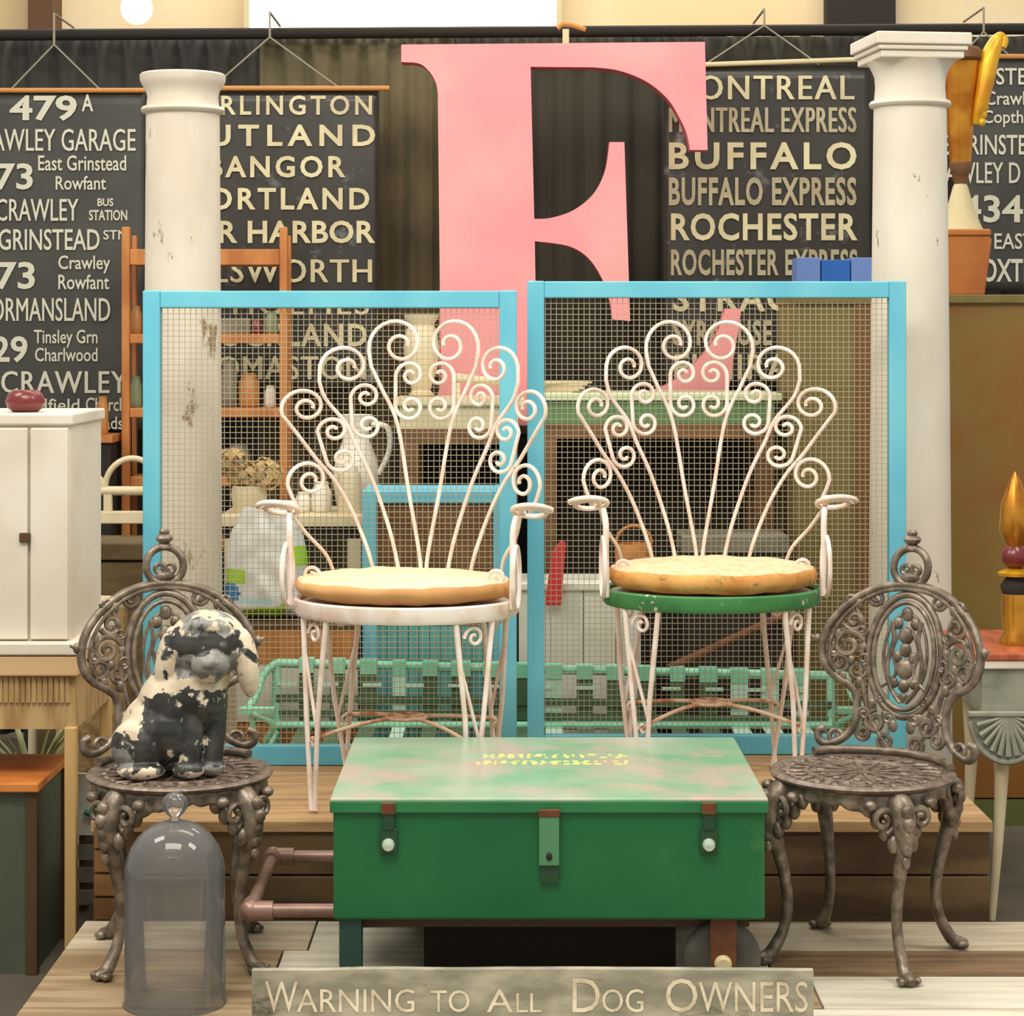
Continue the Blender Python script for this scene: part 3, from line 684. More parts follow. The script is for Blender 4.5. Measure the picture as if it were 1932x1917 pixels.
E((.078, -.070, .228), (.040, .036, .032), 16)          # muzzle
E((.08, -.100, .234), (.016, .012, .012), 10)           # nose
E((.078, -.065, .203), (.028, .026, .014), 12)          # jaw
E((-.012, -.03, .226), (.027, .028, .076), 14, rot=Rm('Y', 8))      # ears
E((.146, -.03, .226), (.025, .028, .072), 14, rot=Rm('Y', -8))
E((.045, -.078, .262), (.010, .006, .010), 8); E((.104, -.078, .262), (.010, .006, .010), 8)    # eyes
tmp = b.build('tmp', m_iron); md = tmp.modifiers.new('r', 'REMESH'); md.mode = 'VOXEL'; md.voxel_size = .0028
sm = tmp.modifiers.new('s', 'SMOOTH'); sm.factor = .5; sm.iterations = 3
bpy.context.view_layer.update()
me = bpy.data.meshes.new_from_object(tmp.evaluated_get(bpy.context.evaluated_depsgraph_get())); bpy.data.objects.remove(tmp)
me.name = 'dog_figure'; me.materials.clear()
for m in (M('worn_black_paint', (38, 38, 34), .4, var=(64, 64, 60), scale=24, var2=(176, 170, 156), thr2=(.62, .68), scale2=28), M('flaking_cream_and_highlight', (222, 206, 178), .55, var=(196, 180, 154), scale=18, var2=(70, 64, 58), thr2=(.6, .66), scale2=26), M('scuffed_grey_paint', (110, 110, 104), .45, var=(150, 150, 142), scale=26, var2=(52, 52, 48), thr2=(.56, .62), scale2=22)): me.materials.append(m)
def fbm(p, k): return noise.noise(p*k)+.5*noise.noise(p*k*2.1)+.25*noise.noise(p*k*4.3)
def dogcol(p):
    j = fbm(p, 30)*.016; q = p+Vector((j, j, j)); chip = fbm(p+Vector((3, 1, 2)), 34)
    if q.z > .252 and q.z < .288 and q.y < .02 and -.01 < q.x < .135: c = 0          # dark brow band
    elif q.x < .012 and q.z > .165: c = 1                                      # ears
    elif q.x > .128 and q.z > .165: c = 1
    elif q.z > .29: c = 1 if fbm(p, 22) > .05 else 2                           # crown
    elif q.z > .20 and q.y < -.02: c = 2                                       # face
    elif q.z > .175 and q.y < -.01: c = 1                                      # jaw and throat
    elif q.x < -.055 and q.z > .085 and q.y < .03: c = 1                       # flank, cream painted for the highlight on the back
    elif q.x < -.075 and q.z < .06: c = 2
    elif q.z < .022: c = 1 if fbm(p, 16) > .1 else 2
    else: c = 0
    if chip > .62: c = 1 if c != 1 else 0
    elif chip > .5: c = 2
    return c
for p in me.polygons:
    p.use_smooth = True; p.material_index = dogcol(p.center)
dog = bpy.data.objects.new('dog_figure', me); COL.objects.link(dog)
dog.location = LI+Vector((-.004, -.02, SZ+.004))
tag(dog, 'worn black and cream painted dog figure sitting on the left iron chair', 'statue')

# ---------------------------------------------------------------- bell jar
jr = thing('glass_dome', 'clear glass bell jar with round knob in front of the left iron chair', 'cloche', (X(330, 4.13), 4.13, 0))
R0 = .0955; out = [(R0+.003, 0), (R0+.002, .004), (R0, .01), (R0-.001, .24)]
for i in range(1, 15):
    a = PI/2*i/15; out.append((R0*math.cos(a)**.9, .24+.105*math.sin(a)))
inn = [(max(r-.0022, .003), z-.0012 if z > .2 else z) for r, z in out][::-1]
b = MB().lathe(out+[(.012, .3465)], n=56, cap=False); b.lathe([(.012, .3465), (.010, .3445)]+inn+[out[0]], n=56, mi=1, cap=False)
b.build('dome', [m_glass, m_glass_in], jr, smooth=True)
MB().lathe([(.010, .346), (.009, .352), (.016, .358), (.023, .368), (.025, .378), (.022, .388), (.014, .396), (.004, .399)], n=28).build('knob', m_glass, jr, smooth=True)

# ---------------------------------------------------------------- green chest on legs and wheel
CHX0, CHX1, CY0, CY1 = -.344, .484, 4.10, 4.735
ch = thing('tool_chest', 'large green metal chest with latches, worn lid with painted sheen and a wheel', 'chest', (.07, 4.43, 0))
MB().box(CHX0+.006, CHX1-.006, CY0+.006, CY1-.004, .162, .372).build('body', m_chest, ch, world=True, bevel=.006)
lid = MB().box(CHX0, CHX1, CY0, CY1, .386, .393).build('lid', m_lid, ch, world=True, bevel=.003)
MB().box(CHX0, CHX1, CY0-.001, CY0+.005, .366, .388).box(CHX0, CHX0+.005, CY0, CY1, .366, .388).box(CHX1-.005, CHX1, CY0, CY1, .366, .388).box(CHX0, CHX1, CY1-.005, CY1, .366, .388).build('lid_lip', m_lid_lip, lid, bevel=.002).location = -ch.location
b = MB(); rnd = random.Random(4)      # worn traces of two stencilled lines, no longer legible
for row, (yy, x0, x1) in enumerate(((4.50, -.062, .215), (4.43, -.075, .235))):
    x = x0
    while x < x1:
        wd = rnd.uniform(.008, .022)
        for q in range(3):
            if rnd.random() < .88:
                xx = x+rnd.uniform(0, wd*.4); b.box(xx, xx+wd*rnd.uniform(.4, .9), yy+q*.014, yy+q*.014+rnd.uniform(.007, .012), .3925, .3934)
        x += wd+.004
mk = b.build('worn_lettering', m_yellow, lid); mk.location = -ch.location
for px in (733, 1337):
    x = (px-CX)*.001
    l = MB().box(x-.011, x+.011, CY0-.006, CY0+.004, .335, .385).box(x-.017, x+.017, CY0-.003, CY0+.006, .288, .337).build('latch', m_latch_dark, ch, world=True, bevel=.002)
    o = MB().lathe([(.003, -.012), (.010, -.010), (.0125, -.004), (.012, 0)], n=18).build('button', m_knob, l, smooth=True)
    o.matrix_basis = Matrix.Translation(Vector((x, CY0-.003, .307))-ch.location) @ Matrix.Rotation(-PI/2, 4, 'X')
    MB().box(x-.013, x+.013, CY0-.009, CY0-.001, .365, .386).build('hinge', m_rust, l, bevel=.001).location = -ch.location
x = (1036-CX)*.001
l = MB().box(x-.019, x+.019, CY0-.008, CY0+.004, .268, .362).build('hasp', m_latch, ch, world=True, bevel=.002)
MB().box(x-.021, x+.021, CY0-.010, CY0-.001, .36, .374).build('hinge', m_rust, l, bevel=.002).location = -ch.location
MB().box(x-.018, x+.018, CY0-.003, CY0+.005, .236, .268).build('staple_plate', m_latch_dark, l).location = -ch.location
MB().ell((x, CY0-.009, .286), (.006, .004, .008), 10).build('keyhole', m_dark, l, smooth=True).location = -ch.location
for y in (4.115, 4.66):
    MB().box(X(640, 4.12), X(683, 4.12), y, y+.035, 0, .162).build('leg', m_leg_green, ch, world=True, bevel=.003)
MB().box(CHX0+.03, CHX1-.03, 4.16, 4.2, .135, .162).build('undercarriage', m_post, ch, world=True)
MB().box(CHX0+.03, CHX1-.03, 4.62, 4.655, .135, .162).build('undercarriage', m_post, ch, world=True)
for y in (4.13, 4.66):
    cx = X(1362, 4.14); wh = MB()
    wh.lathe([(.045, -.018), (.066, -.016), (.074, -.009), (.076, 0), (.074, .009), (.066, .016), (.045, .018)], n=36)
    o = wh.build('wheel', m_tyre, ch, smooth=True); o.matrix_basis = Matrix.Translation(Vector((cx, y+.02, .076))-ch.location) @ Matrix.Rotation(PI/2, 4, 'X')
    MB().lathe([(.044, -.012), (.044, .012)], n=28).lathe([(.017, -.02), (.017, .036), (.012, .044)], n=18).build('hub', m_rod_c, o, smooth=True)
    MB().box(cx-.024, cx+.026, y-.012, y-.004, .07, .162).build('fork', m_rust, ch, world=True, bevel=.002)
zh = .152
corner = [(-.32, 4.215, zh), (-.508, 4.215, zh), (-.512, 4.655, zh), (-.32, 4.655, zh)]
b = MB().tube(corner[:2], .0135, 12).tube(corner[1:3], .0135, 12).tube(corner[2:], .0135, 12)
for i in (1, 2):
    c = Vector(corner[i]); b.ell(c, (.021, .021, .021), 12)
    for q in (Vector((.045, 0, 0)), Vector((0, .045 if i == 1 else -.045, 0))): b.tube([c, c+q], .019, 12)
b.build('pipe_handle', m_pipe, ch, smooth=True, world=True)

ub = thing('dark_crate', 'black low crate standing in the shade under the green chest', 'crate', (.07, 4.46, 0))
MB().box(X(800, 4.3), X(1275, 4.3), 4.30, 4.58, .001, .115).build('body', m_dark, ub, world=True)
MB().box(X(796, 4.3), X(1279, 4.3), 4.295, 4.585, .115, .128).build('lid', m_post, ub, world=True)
# ---------------------------------------------------------------- warning sign board
DS = 3.95
sg = thing('warning_sign', 'weathered grey board painted with a warning to dog owners, at the front', 'sign', (X(1005, DS), DS, 0))
zt = Z(1832, DS); xa, xb = X(475, DS), X(1535, DS)
b = MB(); n = 40; vs = []
for i in range(n+1):
    x = xa+(xb-xa)*i/n; e = .003*noise.noise((x*6, 2, 1)); bow = .003*math.sin(PI*i/n)
    for y, z in ((DS, 0), (DS, zt+e+bow), (DS+.018, zt+e+bow), (DS+.018, 0)): vs.append((x, y, z))
fs = [(i*4+j, i*4+(j+1) % 4, (i+1)*4+(j+1) % 4, (i+1)*4+j) for i in range(n) for j in range(4)]+[(0, 1, 2, 3), (n*4, n*4+1, n*4+2, n*4+3)]
b.add(vs, fs).build('board', m_sign, sg, world=True)
for s_, x0, x1, y0, y1 in (('W', 500, 562, 1852, 1910), ('ARNING', 560, 782, 1866, 1910), ('TO', 812, 886, 1868, 1910), ('A', 918, 968, 1866, 1910), ('LL', 974, 1022, 1874, 1910), ('D', 1080, 1132, 1846, 1910), ('OG', 1136, 1214, 1866, 1910), ('O', 1256, 1316, 1846, 1910), ('WNERS', 1318, 1524, 1852, 1910)):
    b = MB(); put_text(b, s_, x0, x1, y0, y1, DS-.0012, 0, 0); b.build('lettering', m_sign_text, sg, world=True)

# ---------------------------------------------------------------- mint strap bench behind the screens
bn = thing('garden_bench', 'mint metal garden bench woven with dark green straps, behind the blue screens', 'bench', (X(1030, 5.8), 5.8, G))
xl, xr = X(520, 5.85), X(1570, 5.85); yb_, yf = 5.88, 5.62; zb1 = .372; zs = .20
def tz(x): return zb1+.012-(x-xl)/(xr-xl)*.035
b = MB()
b.tube([(xl, yb_, tz(xl)), (xr, yb_, tz(xr))], .013, 10).tube([(xl, yb_-.03, zs+.02), (xr, yb_-.03, zs+.02)], .011, 10).tube([(xl, yf, zs), (xr, yf, zs)], .013, 10)
b.tube([(xl, yb_, tz(xl)), (xl, yb_-.02, zs), (xl, yb_, G)], .013, 10).tube([(xr, yb_, tz(xr)), (xr, yb_-.02, zs), (xr, yb_, G)], .013, 10)
b.tube([(xl, yf, zs), (xl, yf, G)], .013, 10).tube([(xr, yf, zs), (xr, yf, G)], .013, 10)
b.tube([(xl, yf, zs), (xl, yb_, zs)], .011, 8).tube([(xr, yf, zs), (xr, yb_, zs)], .011, 8)
b.build('frame', m_mint, bn, smooth=True, world=True)
for sd, x in ((-1, xl), (1, xr)):
    b = MB()
    b.tube(cat_rom([(x, yb_, tz(x)), (x+.03*sd, yb_-.04, .36), (x+.045*sd, yb_-.10, .31), (x+.045*sd, yf-.02, .305)]), .011, 8)
    b.box(x+.02*sd-.045, x+.02*sd+.045, yf-.045, yf-.01, .298, .312)
    b.tube(cat_rom([(x+.03*sd, yf-.03, .30), (x+.03*sd, yf-.02, .24), (x+.015*sd, yf-.015, .20)]), .009, 8)
    b.tube(cat_rom([(x, yf-.005, .22), (x-.02*sd+.0, yf-.03, .27), (x+.03*sd, yf-.04, .30)]), .009, 8)
    b.build('arm', m_mint, bn, smooth=True, world=True)
rs = random.Random(3); nst = 17; pitch = (xr-xl-.08)/nst
for k in range(nst):
    x = xl+.04+pitch*(k+.5); wd = pitch*rs.uniform(.42, .62)/2; z = tz(x)
    ms = m_strap if rs.random() < .78 else m_strap_l
    b = MB()
    b.box(x-wd, x+wd, yb_-.018, yb_-.014, zs+.02, z+.012).box(x-wd, x+wd, yb_-.018, yb_+.018, z+.012, z+.016, 1).box(x-wd, x+wd, yb_-.022, yb_-.018, z-.022, z+.014, 1)
    b.box(x-wd, x+wd, yf-.016, yb_-.03, zs+.013, zs+.017).box(x-wd, x+wd, yf-.018, yf-.014, zs-.05, zs+.016)
    b.build('strap', [ms, m_mint], bn, world=True)
b = MB()
for q, z in enumerate((.335, .29, .25)):
    seg = 26
    for i in range(seg):
        if q == 0 and i % 2: continue
        xa_, xb_2 = xl+(xr-xl)*i/seg, xl+(xr-xl)*(i+1)/seg
        b.box(xa_+(.004 if q == 0 else 0), xb_2-(.004 if q == 0 else 0), yb_-.024, yb_-.020, z-.008-.02*i/seg, z+(.001 if q == 0 else .012)-.02*i/seg, 1 if q == 0 else 0)
b.build('cross_straps', [m_strap, m_strap_l], bn, world=True)

# ---------------------------------------------------------------- things behind the screens
def legs4(t, x0, x1, y0, y1, z0, z1, w, mat):
    for x in (x0, x1-w):
        for y in (y0, y1-w): MB().box(x, x+w, y, y+w, z0, z1).build('leg', mat, t, world=True, bevel=.003)
def jar(name, label, cat, px, py, D, r, h, mat, prof=None, group=None, lid=None):
    p = P(px, py, D); t = MB().lathe([(q*r, z*h) for q, z in (prof or [(.8, 0), (.95, .04), (1, .2), (1, .7), (.75, .85), (.7, .95), (.74, 1), (.6, .99), (.55, .9)])], n=22).build(name, mat, None, smooth=True)
    t.location = p
    if lid: MB().lathe([(r*.72, h), (r*.76, h+.004), (r*.7, h+.02), (r*.2, h+.026)], n=20).build('lid', lid, t, smooth=True)
    return tag(t, label, cat, group)
# crate with plastic bag
D0 = 5.98; zc = Z(1178, D0)
cr8 = thing('wooden_crate', 'orange brown wooden crate under the white plastic bag', 'crate', (X(560, D0), D0+.15, G))
MB().box(X(440, D0), X(680, D0), D0, D0+.3, zc-.012, zc).build('top', m_post, cr8, world=True)
MB().box(X(446, D0), X(674, D0), D0+.005, D0+.295, zc-.11, zc-.012).build('upper_boards', m_orange_wood, cr8, world=True)
MB().box(X(446, D0), X(674, D0), D0+.006, D0+.295, zc-.27, zc-.114).build('middle_boards', m_white_boards, cr8, world=True)
MB().box(X(446, D0), X(674, D0), D0+.005, D0+.295, G, zc-.274).build('lower_boards', m_orange_wood, cr8, world=True)
b = MB(); nx, nz = 36, 40; vs = []; rows = []
for side in (0, 1):
    for j in range(nz+1):
        v = j/nz; py = 1165-210*v
        hw = 78*(1-.0*v) if v < .5 else 78-30*((v-.5)/.5)**1.6
        if v < .06: hw -= 6*(1-v/.06)
        for i in range(nx+1):
            u = 2*i/nx-1; px = 503+hw*u+(4 if v > .8 else 0)
            bulge = .085*(1-u**2)**.5*min(1, (v*9)**.5)*(1-.55*v**2)+.012*noise.noise((u*3, v*5, side*7))*(1-u**4)
            p = P(px, py, D0+.14); p.y = D0+.14+(-bulge if side == 0 else bulge)
            if v == 0: p.z = zc+.002
            vs.append(p)
M1 = (nx+1)*(nz+1)
fs = [(s_*M1+j*(nx+1)+i, s_*M1+j*(nx+1)+i+1, s_*M1+(j+1)*(nx+1)+i+1, s_*M1+(j+1)*(nx+1)+i) for s_ in (0, 1) for j in range(nz) for i in range(nx)]
b.add(vs, fs)
for k, f in enumerate(b.f):
    c = sum((b.v[i] for i in f), Vector())/4
    if k >= nx*nz: continue
    px = CX+c.x*F/(D0+.14); py = HY+(CH-c.z)*F/(D0+.14)
    if 428 < px < 468 and 1070 < py < 1096: b.m[k] = 1
    elif 555 < px < 585 and 1030 < py < 1064: b.m[k] = 1
    elif 1132 < py < 1166 and 462 < px < 540 and py > 1200-.12*px: b.m[k] = 1
    elif (px-440)**2+(py-1115)**2 < 18**2: b.m[k] = 2
    elif 1100 < py < 1132 and px < 520 and px > 455: b.m[k] = 3 if py > 1122 else 0
tag(b.build('plastic_bag', m_bag, None, smooth=True), 'white plastic bag with lime and blue print on the orange crate', 'bag')
# cream table with dried flowers and ceramics
D1 = 6.38; z1 = Z(972, D1)
ct = thing('side_table', 'cream painted side table behind the plastic bag, holding dried flowers and white pottery', 'table', (X(560, D1), D1+.18, G))
MB().box(X(412, D1), X(690, D1), D1, D1+.36, z1-.035, z1).build('top', m_cream, ct, world=True, bevel=.004)
MB().box(X(422, D1), X(680, D1), D1+.02, D1+.34, z1-.07, z1-.035).build('apron', m_dark, ct, world=True)
legs4(ct, X(422, D1), X(680, D1), D1+.02, D1+.34, G, z1-.07, .04, m_cream)
fl = thing('dried_flowers', 'bunch of tan dried hydrangea flowers in a pot behind the plastic bag', 'flowers', (X(470, D1+.1), D1+.1, z1))
MB().lathe([(.045, 0), (.055, .05), (.05, .08), (.046, .08)], n=20).build('pot', m_cream, fl, smooth=True)
b = MB(); rf = random.Random(9)
for k in range(9):
    c = Vector((rf.uniform(-.075, .075), rf.uniform(-.05, .05), rf.uniform(.09, .16)))
    for q in range(38):
        d = Vector((rf.gauss(0, 1), rf.gauss(0, 1), rf.gauss(0, 1))).normalized()*.032; p = c+d
        a = d.orthogonal().normalized()*.010; e = d.cross(a).normalized()*.010
        b.add([p-a-e, p+a-e+d*.12, p+a+e, p-a+e+d*.12], [(0, 1, 2, 3)])
o = b.build('petals', m_flower, fl); sm_ = o.modifiers.new('s', 'SOLIDIFY'); sm_.thickness = .0015
pit = thing('pitcher', 'tall white ceramic pitcher on the cream side table', 'pitcher', P(672, 935, D1+.16))
pit.location.z = z1
MB().lathe([(.045, 0), (.06, .02), (.072, .09), (.062, .16), (.042, .21), (.038, .25), (.05, .29), (.044, .285), (.03, .2)], n=26).build('body', m_ceramic, pit, smooth=True)
MB().tube(cat_rom([(.045, -.01, .26), (.095, -.01, .25), (.10, -.01, .18), (.068, -.01, .11)]), .009, 8).build('handle', m_ceramic, pit, smooth=True)
for px, r, h, lb in ((606, .03, .09, 'short white pot on the cream table, left of the pitcher'), (572, .024, .06, 'small low white cup at the left of the short white pot')):
    o = jar('pot', lb, 'pot', px, 940, D1+.12, r, h, m_ceramic, group='white pottery on the cream table'); o.location.z = z1
can = jar('canister', 'pale lidded canister to the right of the tall white pitcher', 'canister', 712, 930, D1+.06, .034, .12, m_cream, [(1, 0), (1, .9), (.96, 1)], lid=m_ceramic); can.location.z = z1; can.location.x = X(684, D1+.06)
can.location.x = X(660, D1+.06); can.location.y = D1+.05
# blue framed cupboard
D2 = 6.02
bc = thing('cupboard', 'blue framed cupboard with brown panel behind the left wire chair', 'cupboard', (X(815, D2), D2+.13, G))
xa_, xb_2 = X(683, D2), X(958, D2); zt = Z(926, D2)
MB().box(xa_, xa_+.04, D2, D2+.26, G, zt).build('post', m_blue, bc, world=True, bevel=.003)
MB().box(xb_2-.04, xb_2, D2, D2+.26, G, zt).build('post', m_blue, bc, world=True, bevel=.003)
MB().box(xa_+.04, xb_2-.04, D2, D2+.26, zt-.035, zt-.001).build('top_rail', m_blue, bc, world=True, bevel=.003)
MB().box(xa_+.04, xb_2-.04, D2+.015, D2+.25, Z(1180, D2), zt-.035).build('panel', m_brown, bc, world=True)
b = MB(); k = 0; x = xa_+.04
while x < xb_2-.05: b.box(x, x+.028, D2+.012, D2+.25, G+.02, Z(1183, D2)); x += .0295
b.build('lower_boards', m_teal, bc, world=True)
# white cupboard with red paddle and orange basket
wc = thing('cupboard', 'white boarded cupboard behind the right blue screen, left of the right wire chair', 'cupboard', (X(1095, D2), D2+.13, G))
xa_, xb_2 = X(972, D2), X(1216, D2); zt = Z(1100, D2)
b = MB(); x = xa_+.01
while x < xb_2-.03: b.box(x, min(x+.088, xb_2-.01), D2, D2+.24, G+.04, zt-.02); x += .09
b.build('boards', m_white_boards, wc, world=True, bevel=.002)
MB().box(xa_, xb_2, D2-.01, D2+.25, zt-.02, zt).build('top', m_white_boards, wc, world=True, bevel=.003)
MB().box(xa_+.02, xb_2-.02, D2+.01, D2+.22, G, G+.04).build('plinth', m_dark, wc, world=True)
b = MB(); p0, p1 = P(1043, 1142, 5.99), P(1056, 1022, 5.99)
for dy, hw0, hw1 in ((0, .020, .020),):
    pts = [(p0.x-.022, p0.z), (p0.x+.022, p0.z), (p1.x+.018, p1.z-.004), (p1.x+.002, p1.z+.002), (p1.x-.022, p1.z-.03)]
    b.prism(pts, 5.985, 6.003)
rp = tag(b.build('red_board', m_red, None, bevel=.003), 'bright red tapered board leaning on the white cupboard', 'board')
ob = thing('basket', 'small orange woven basket behind the right wire chair seat', 'basket', (X(1196, D2+.1), D2+.1, zt))
MB().lathe([(.032, 0), (.05, .03), (.055, .08), (.052, .10), (.047, .10), (.04, .02), (.0, .01)], n=22).build('bowl', M('orange_weave', (206, 136, 66), .7, var=(176, 104, 40), scale=30), ob, smooth=True)
MB().tube([(.05*math.cos(a), 0, .10+.05*math.sin(a)) for a in [PI*i/14 for i in range(15)]], .005, 6).build('handle', m_orange_wood, ob, smooth=True)
# long tables
D3 = 6.42
def long_table(label, x0, x1, ytop, topm, apm, lowm, D=D3, dep=.36):
    t = thing('work_table', label, 'table', (X((x0+x1)/2, D), D+dep/2, G), group='long tables behind the screens')
    z = Z(ytop, D); a, c = X(x0, D), X(x1, D)
    MB().box(a, c, D, D+dep, z-.022, z).build('top', topm, t, world=True, bevel=.003)
    MB().box(a+.02, c-.02, D+.015, D+dep-.02, z-.09, z-.022).build('apron', apm, t, world=True)
    MB().box(a+.02, c-.02, D+.012, D+.04, z-.135, z-.09).build('rail', lowm, t, world=True)
    legs4(t, a+.02, c-.02, D+.012, D+dep-.02, G, z-.135, .055, lowm)
    MB().box(a+.02, c-.02, D+dep-.02, D+dep-.008, G, z-.09).build('shade_panel', m_dark, t, world=True)  # dark sheet added to stand for the shade under the table
    return z
zt1 = long_table('brown work table with cream top behind the left wire chair', 742, 990, 752, m_cream, m_cream, m_brown)
zt2 = long_table('green painted work table with pale top behind the right wire chair', 1002, 1476, 742, m_pale_top, m_green_table, m_brown)
ur = jar('urn', 'tall cream urn left of the pink letter stem', 'urn', 795, 752, D3+.2, .055, .25, m_cream, [(.6, 0), (.7, .03), (.5, .08), (.9, .35), (1, .6), (.85, .8), (.7, .88), (.95, .97), (.98, 1), (.85, .98)]); ur.location.z = zt1
rk = thing('rail_rack', 'small cream rack with a round bar in front of the pink letter', 'rack', (X(905, D3+.1), D3+.1, zt1))
for px in (862, 948): MB().box(X(px-6, D3+.1), X(px+6, D3+.1), D3+.09, D3+.11, zt1, Z(722, D3+.1)).build('post', m_cream, rk, world=True)
MB().tube([P(852, 712, D3+.1), P(960, 722, D3+.1)], .013, 12).build('bar', m_cream, rk, smooth=True, world=True)
pp = thing('paper_stack', 'untidy stack of cream papers on the left end of the green table', 'papers', (X(1058, D3), D3+.15, zt2))
b = MB()
for k in range(6): b.box(-.09+.004*k, .06+.008*(k % 3), -.07, .08, .0055*k, .0055*k+.005, rot=Rm('Z', k*7-16))
b.build('sheets', m_cream, pp)
po = tag(MB().tube([P(1262, 1262, 5.885), P(1482, 1160, 6.08)], .013, 10).build('wooden_pole', m_rust, None, smooth=True), 'reddish brown wooden pole slanting behind the right wire chair legs', 'pole')
gb = thing('storage_box', 'grey box behind the right wire chair back', 'box', (X(1400, 6.1), 6.2, G))
MB().box(X(1290, 6.1), X(1485, 6.1), 6.1, 6.3, G, Z(1030, 6.1)-.02).build('body', m_dark, gb, world=True)
MB().box(X(1286, 6.1), X(1489, 6.1), 6.095, 6.305, Z(1030, 6.1)-.02, Z(1012, 6.1)).build('lid', m_grey_jar, gb, world=True, bevel=.003)
# shelf rack
D4 = 6.86
sh = thing('shelf_rack', 'tall honey wood shelf rack standing behind the round white column', 'shelf', (X(385, D4), D4+.12, G))
for px in (229, 527):
    MB().box(X(px, D4), X(px+15, D4), D4, D4+.03, G, Z(428, D4)).build('upright', m_orange_wood, sh, world=True, bevel=.003)
    MB().box(X(px+3, D4), X(px+12, D4), D4+.16, D4+.18, G, Z(440, D4)).build('upright', m_orange_wood, sh, world=True, bevel=.003)
sy_ = (470, 630, 770, 900, 1020)
for k, y in enumerate(sy_):
    MB().box(X(244, D4), X(527, D4), D4+.004, D4+.176, Z(y+(30 if k == 0 else 18), D4), Z(y, D4)).build('shelf_board', m_orange_wood, sh, world=True, bevel=.003)
it = [('box', 'flat grey box on the second shelf of the honey wood rack, near the column', 440, 1, 'b', .06, .05, m_grey_jar), ('jar', 'sage green jar on the second shelf of the rack, at the right upright', 512, 1, 'j', .022, .07, m_greenjar), ('jar', 'squat maroon jar on the second shelf of the rack, by the grey box', 484, 1, 'j', .02, .05, m_maroon),
      ('jar', 'amber jar on the third shelf of the honey wood rack', 470, 2, 'j', .034, .11, m_amber), ('jar', 'grey stoneware jar on the third shelf, beside the amber jar', 432, 2, 'j', .028, .15, m_grey_jar), ('jar', 'narrow white jar on the third shelf by the right upright', 510, 2, 'j', .018, .07, m_ceramic),
      ('jar', 'sage jar on the third shelf, left of the white column', 257, 2, 'j', .018, .10, m_greenjar), ('jar', 'amber jar on the second shelf, left of the white column', 257, 1, 'j', .018, .09, m_amber), ('jar', 'dark grey jar on the fourth shelf of the rack', 450, 3, 'j', .04, .10, m_grey_jar)]
for nm, lb, px, k, ty, r, h, mt in it:
    z = Z(sy_[k], D4)
    if ty == 'b': tag(MB().box(X(px, D4+.1)-r, X(px, D4+.1)+r, D4+.05, D4+.15, z, z+h).build(nm, mt, None, bevel=.003), lb, 'box', 'things on the honey wood rack')
    else:
        o = jar(nm, lb, 'jar', px, 0, D4+.085, r, h, mt, group='things on the honey wood rack'); o.location.z = z
# low orange shelf table at left, with pots
D5 = 6.75; z5 = Z(822, D5)
lt = thing('stand', 'narrow stand with honey wood top over painted shade behind the white cabinet, left of the shelf rack', 'stand', (X(140, D5), D5+.1, G))
MB().box(X(40, D5), X(212, D5), D5, D5+.2, z5-.022, z5).build('top', m_orange_wood, lt, world=True)
MB().box(X(44, D5), X(208, D5), D5+.01, D5+.19, G, z5-.022).build('body', m_dark, lt, world=True)  # solid block coloured dark for the shaded space below the top
for px, r, h, mt, lb in ((148, .02, .05, m_ceramic, 'small white jar on the narrow dark stand, beside the white cabinet'), (172, .022, .04, m_grey_jar, 'small grey jar on the narrow dark stand'), (194, .018, .12, m_amber, 'tall amber jar on the narrow dark stand')):
    o = jar('jar', lb, 'jar', px, 0, D5+.08, r, h, mt, group='jars on the narrow dark stand'); o.location.z = z5
# rattan headboard, trunk, hamper
D6 = 6.45
hb = thing('headboard', 'cream rattan headboard with looped arches left of the blue screen', 'headboard', (X(200, D6), D6, G))
MB().tube([P(60, 926, D6), P(300, 926, D6)], .014, 10).build('top_rail', m_cream, hb, smooth=True, world=True)
MB().box(X(60, D6), X(300, D6), D6-.012, D6+.012, Z(988, D6), Z(964, D6)).build('lower_rail', m_cream, hb, world=True, bevel=.004)
for cx_, r in ((170, 25), (250, 52), (92, 45)):
    c = P(cx_, 922, D6); rr_ = r*D6/F
    MB().tube([c+Vector((rr_*math.cos(a), 0, rr_*1.1*math.sin(a))) for a in [PI*i/18 for i in range(19)]], .009, 8).build('arch', m_cream, hb, smooth=True, world=True)
for px in (108, 204, 292): MB().box(X(px, D6)-.012, X(px, D6)+.012, D6-.01, D6+.01, Z(964, D6), Z(930, D6)).build('spindle', m_cream, hb, world=True)
for px in (62, 298): MB().tube([P(px, 926, D6), Vector((X(px, D6), D6, G))], .014, 10).build('leg', m_cream, hb, smooth=True, world=True)
tr = thing('trunk', 'olive brown wooden trunk in the gap left of the blue screen', 'trunk', (X(190, 6.15), 6.25, G))
MB().box(X(70, 6.15), X(272, 6.15), 6.15, 6.38, G, Z(1060, 6.15)).build('body', M('olive_brown_wood', (104, 86, 50), .7, var=(84, 66, 36), scale=6, stretch=(1, 1, 4)), tr, world=True, bevel=.005)
MB().box(X(66, 6.15), X(276, 6.15), 6.14, 6.39, Z(1057, 6.15), Z(1024, 6.15)).build('lid', M('olive_lid', (98, 82, 46), .7, var=(80, 64, 36), scale=6), tr, world=True, bevel=.005)
hm = thing('hamper', 'tan wicker hamper with pale rim beside the white cabinet', 'hamper', (X(172, 5.72), 5.72, G))
hz = Z(1132, 5.72)-G
MB().lathe([(.075, 0), (.09, .3), (.094, hz-.02), (.086, hz-.02)], n=32).build('body', m_wicker, hm, smooth=True)
MB().lathe([(.094, hz-.02), (.10, hz-.012), (.10, hz), (.03, hz+.006)], n=32).build('lid', m_cream, hm, smooth=True)

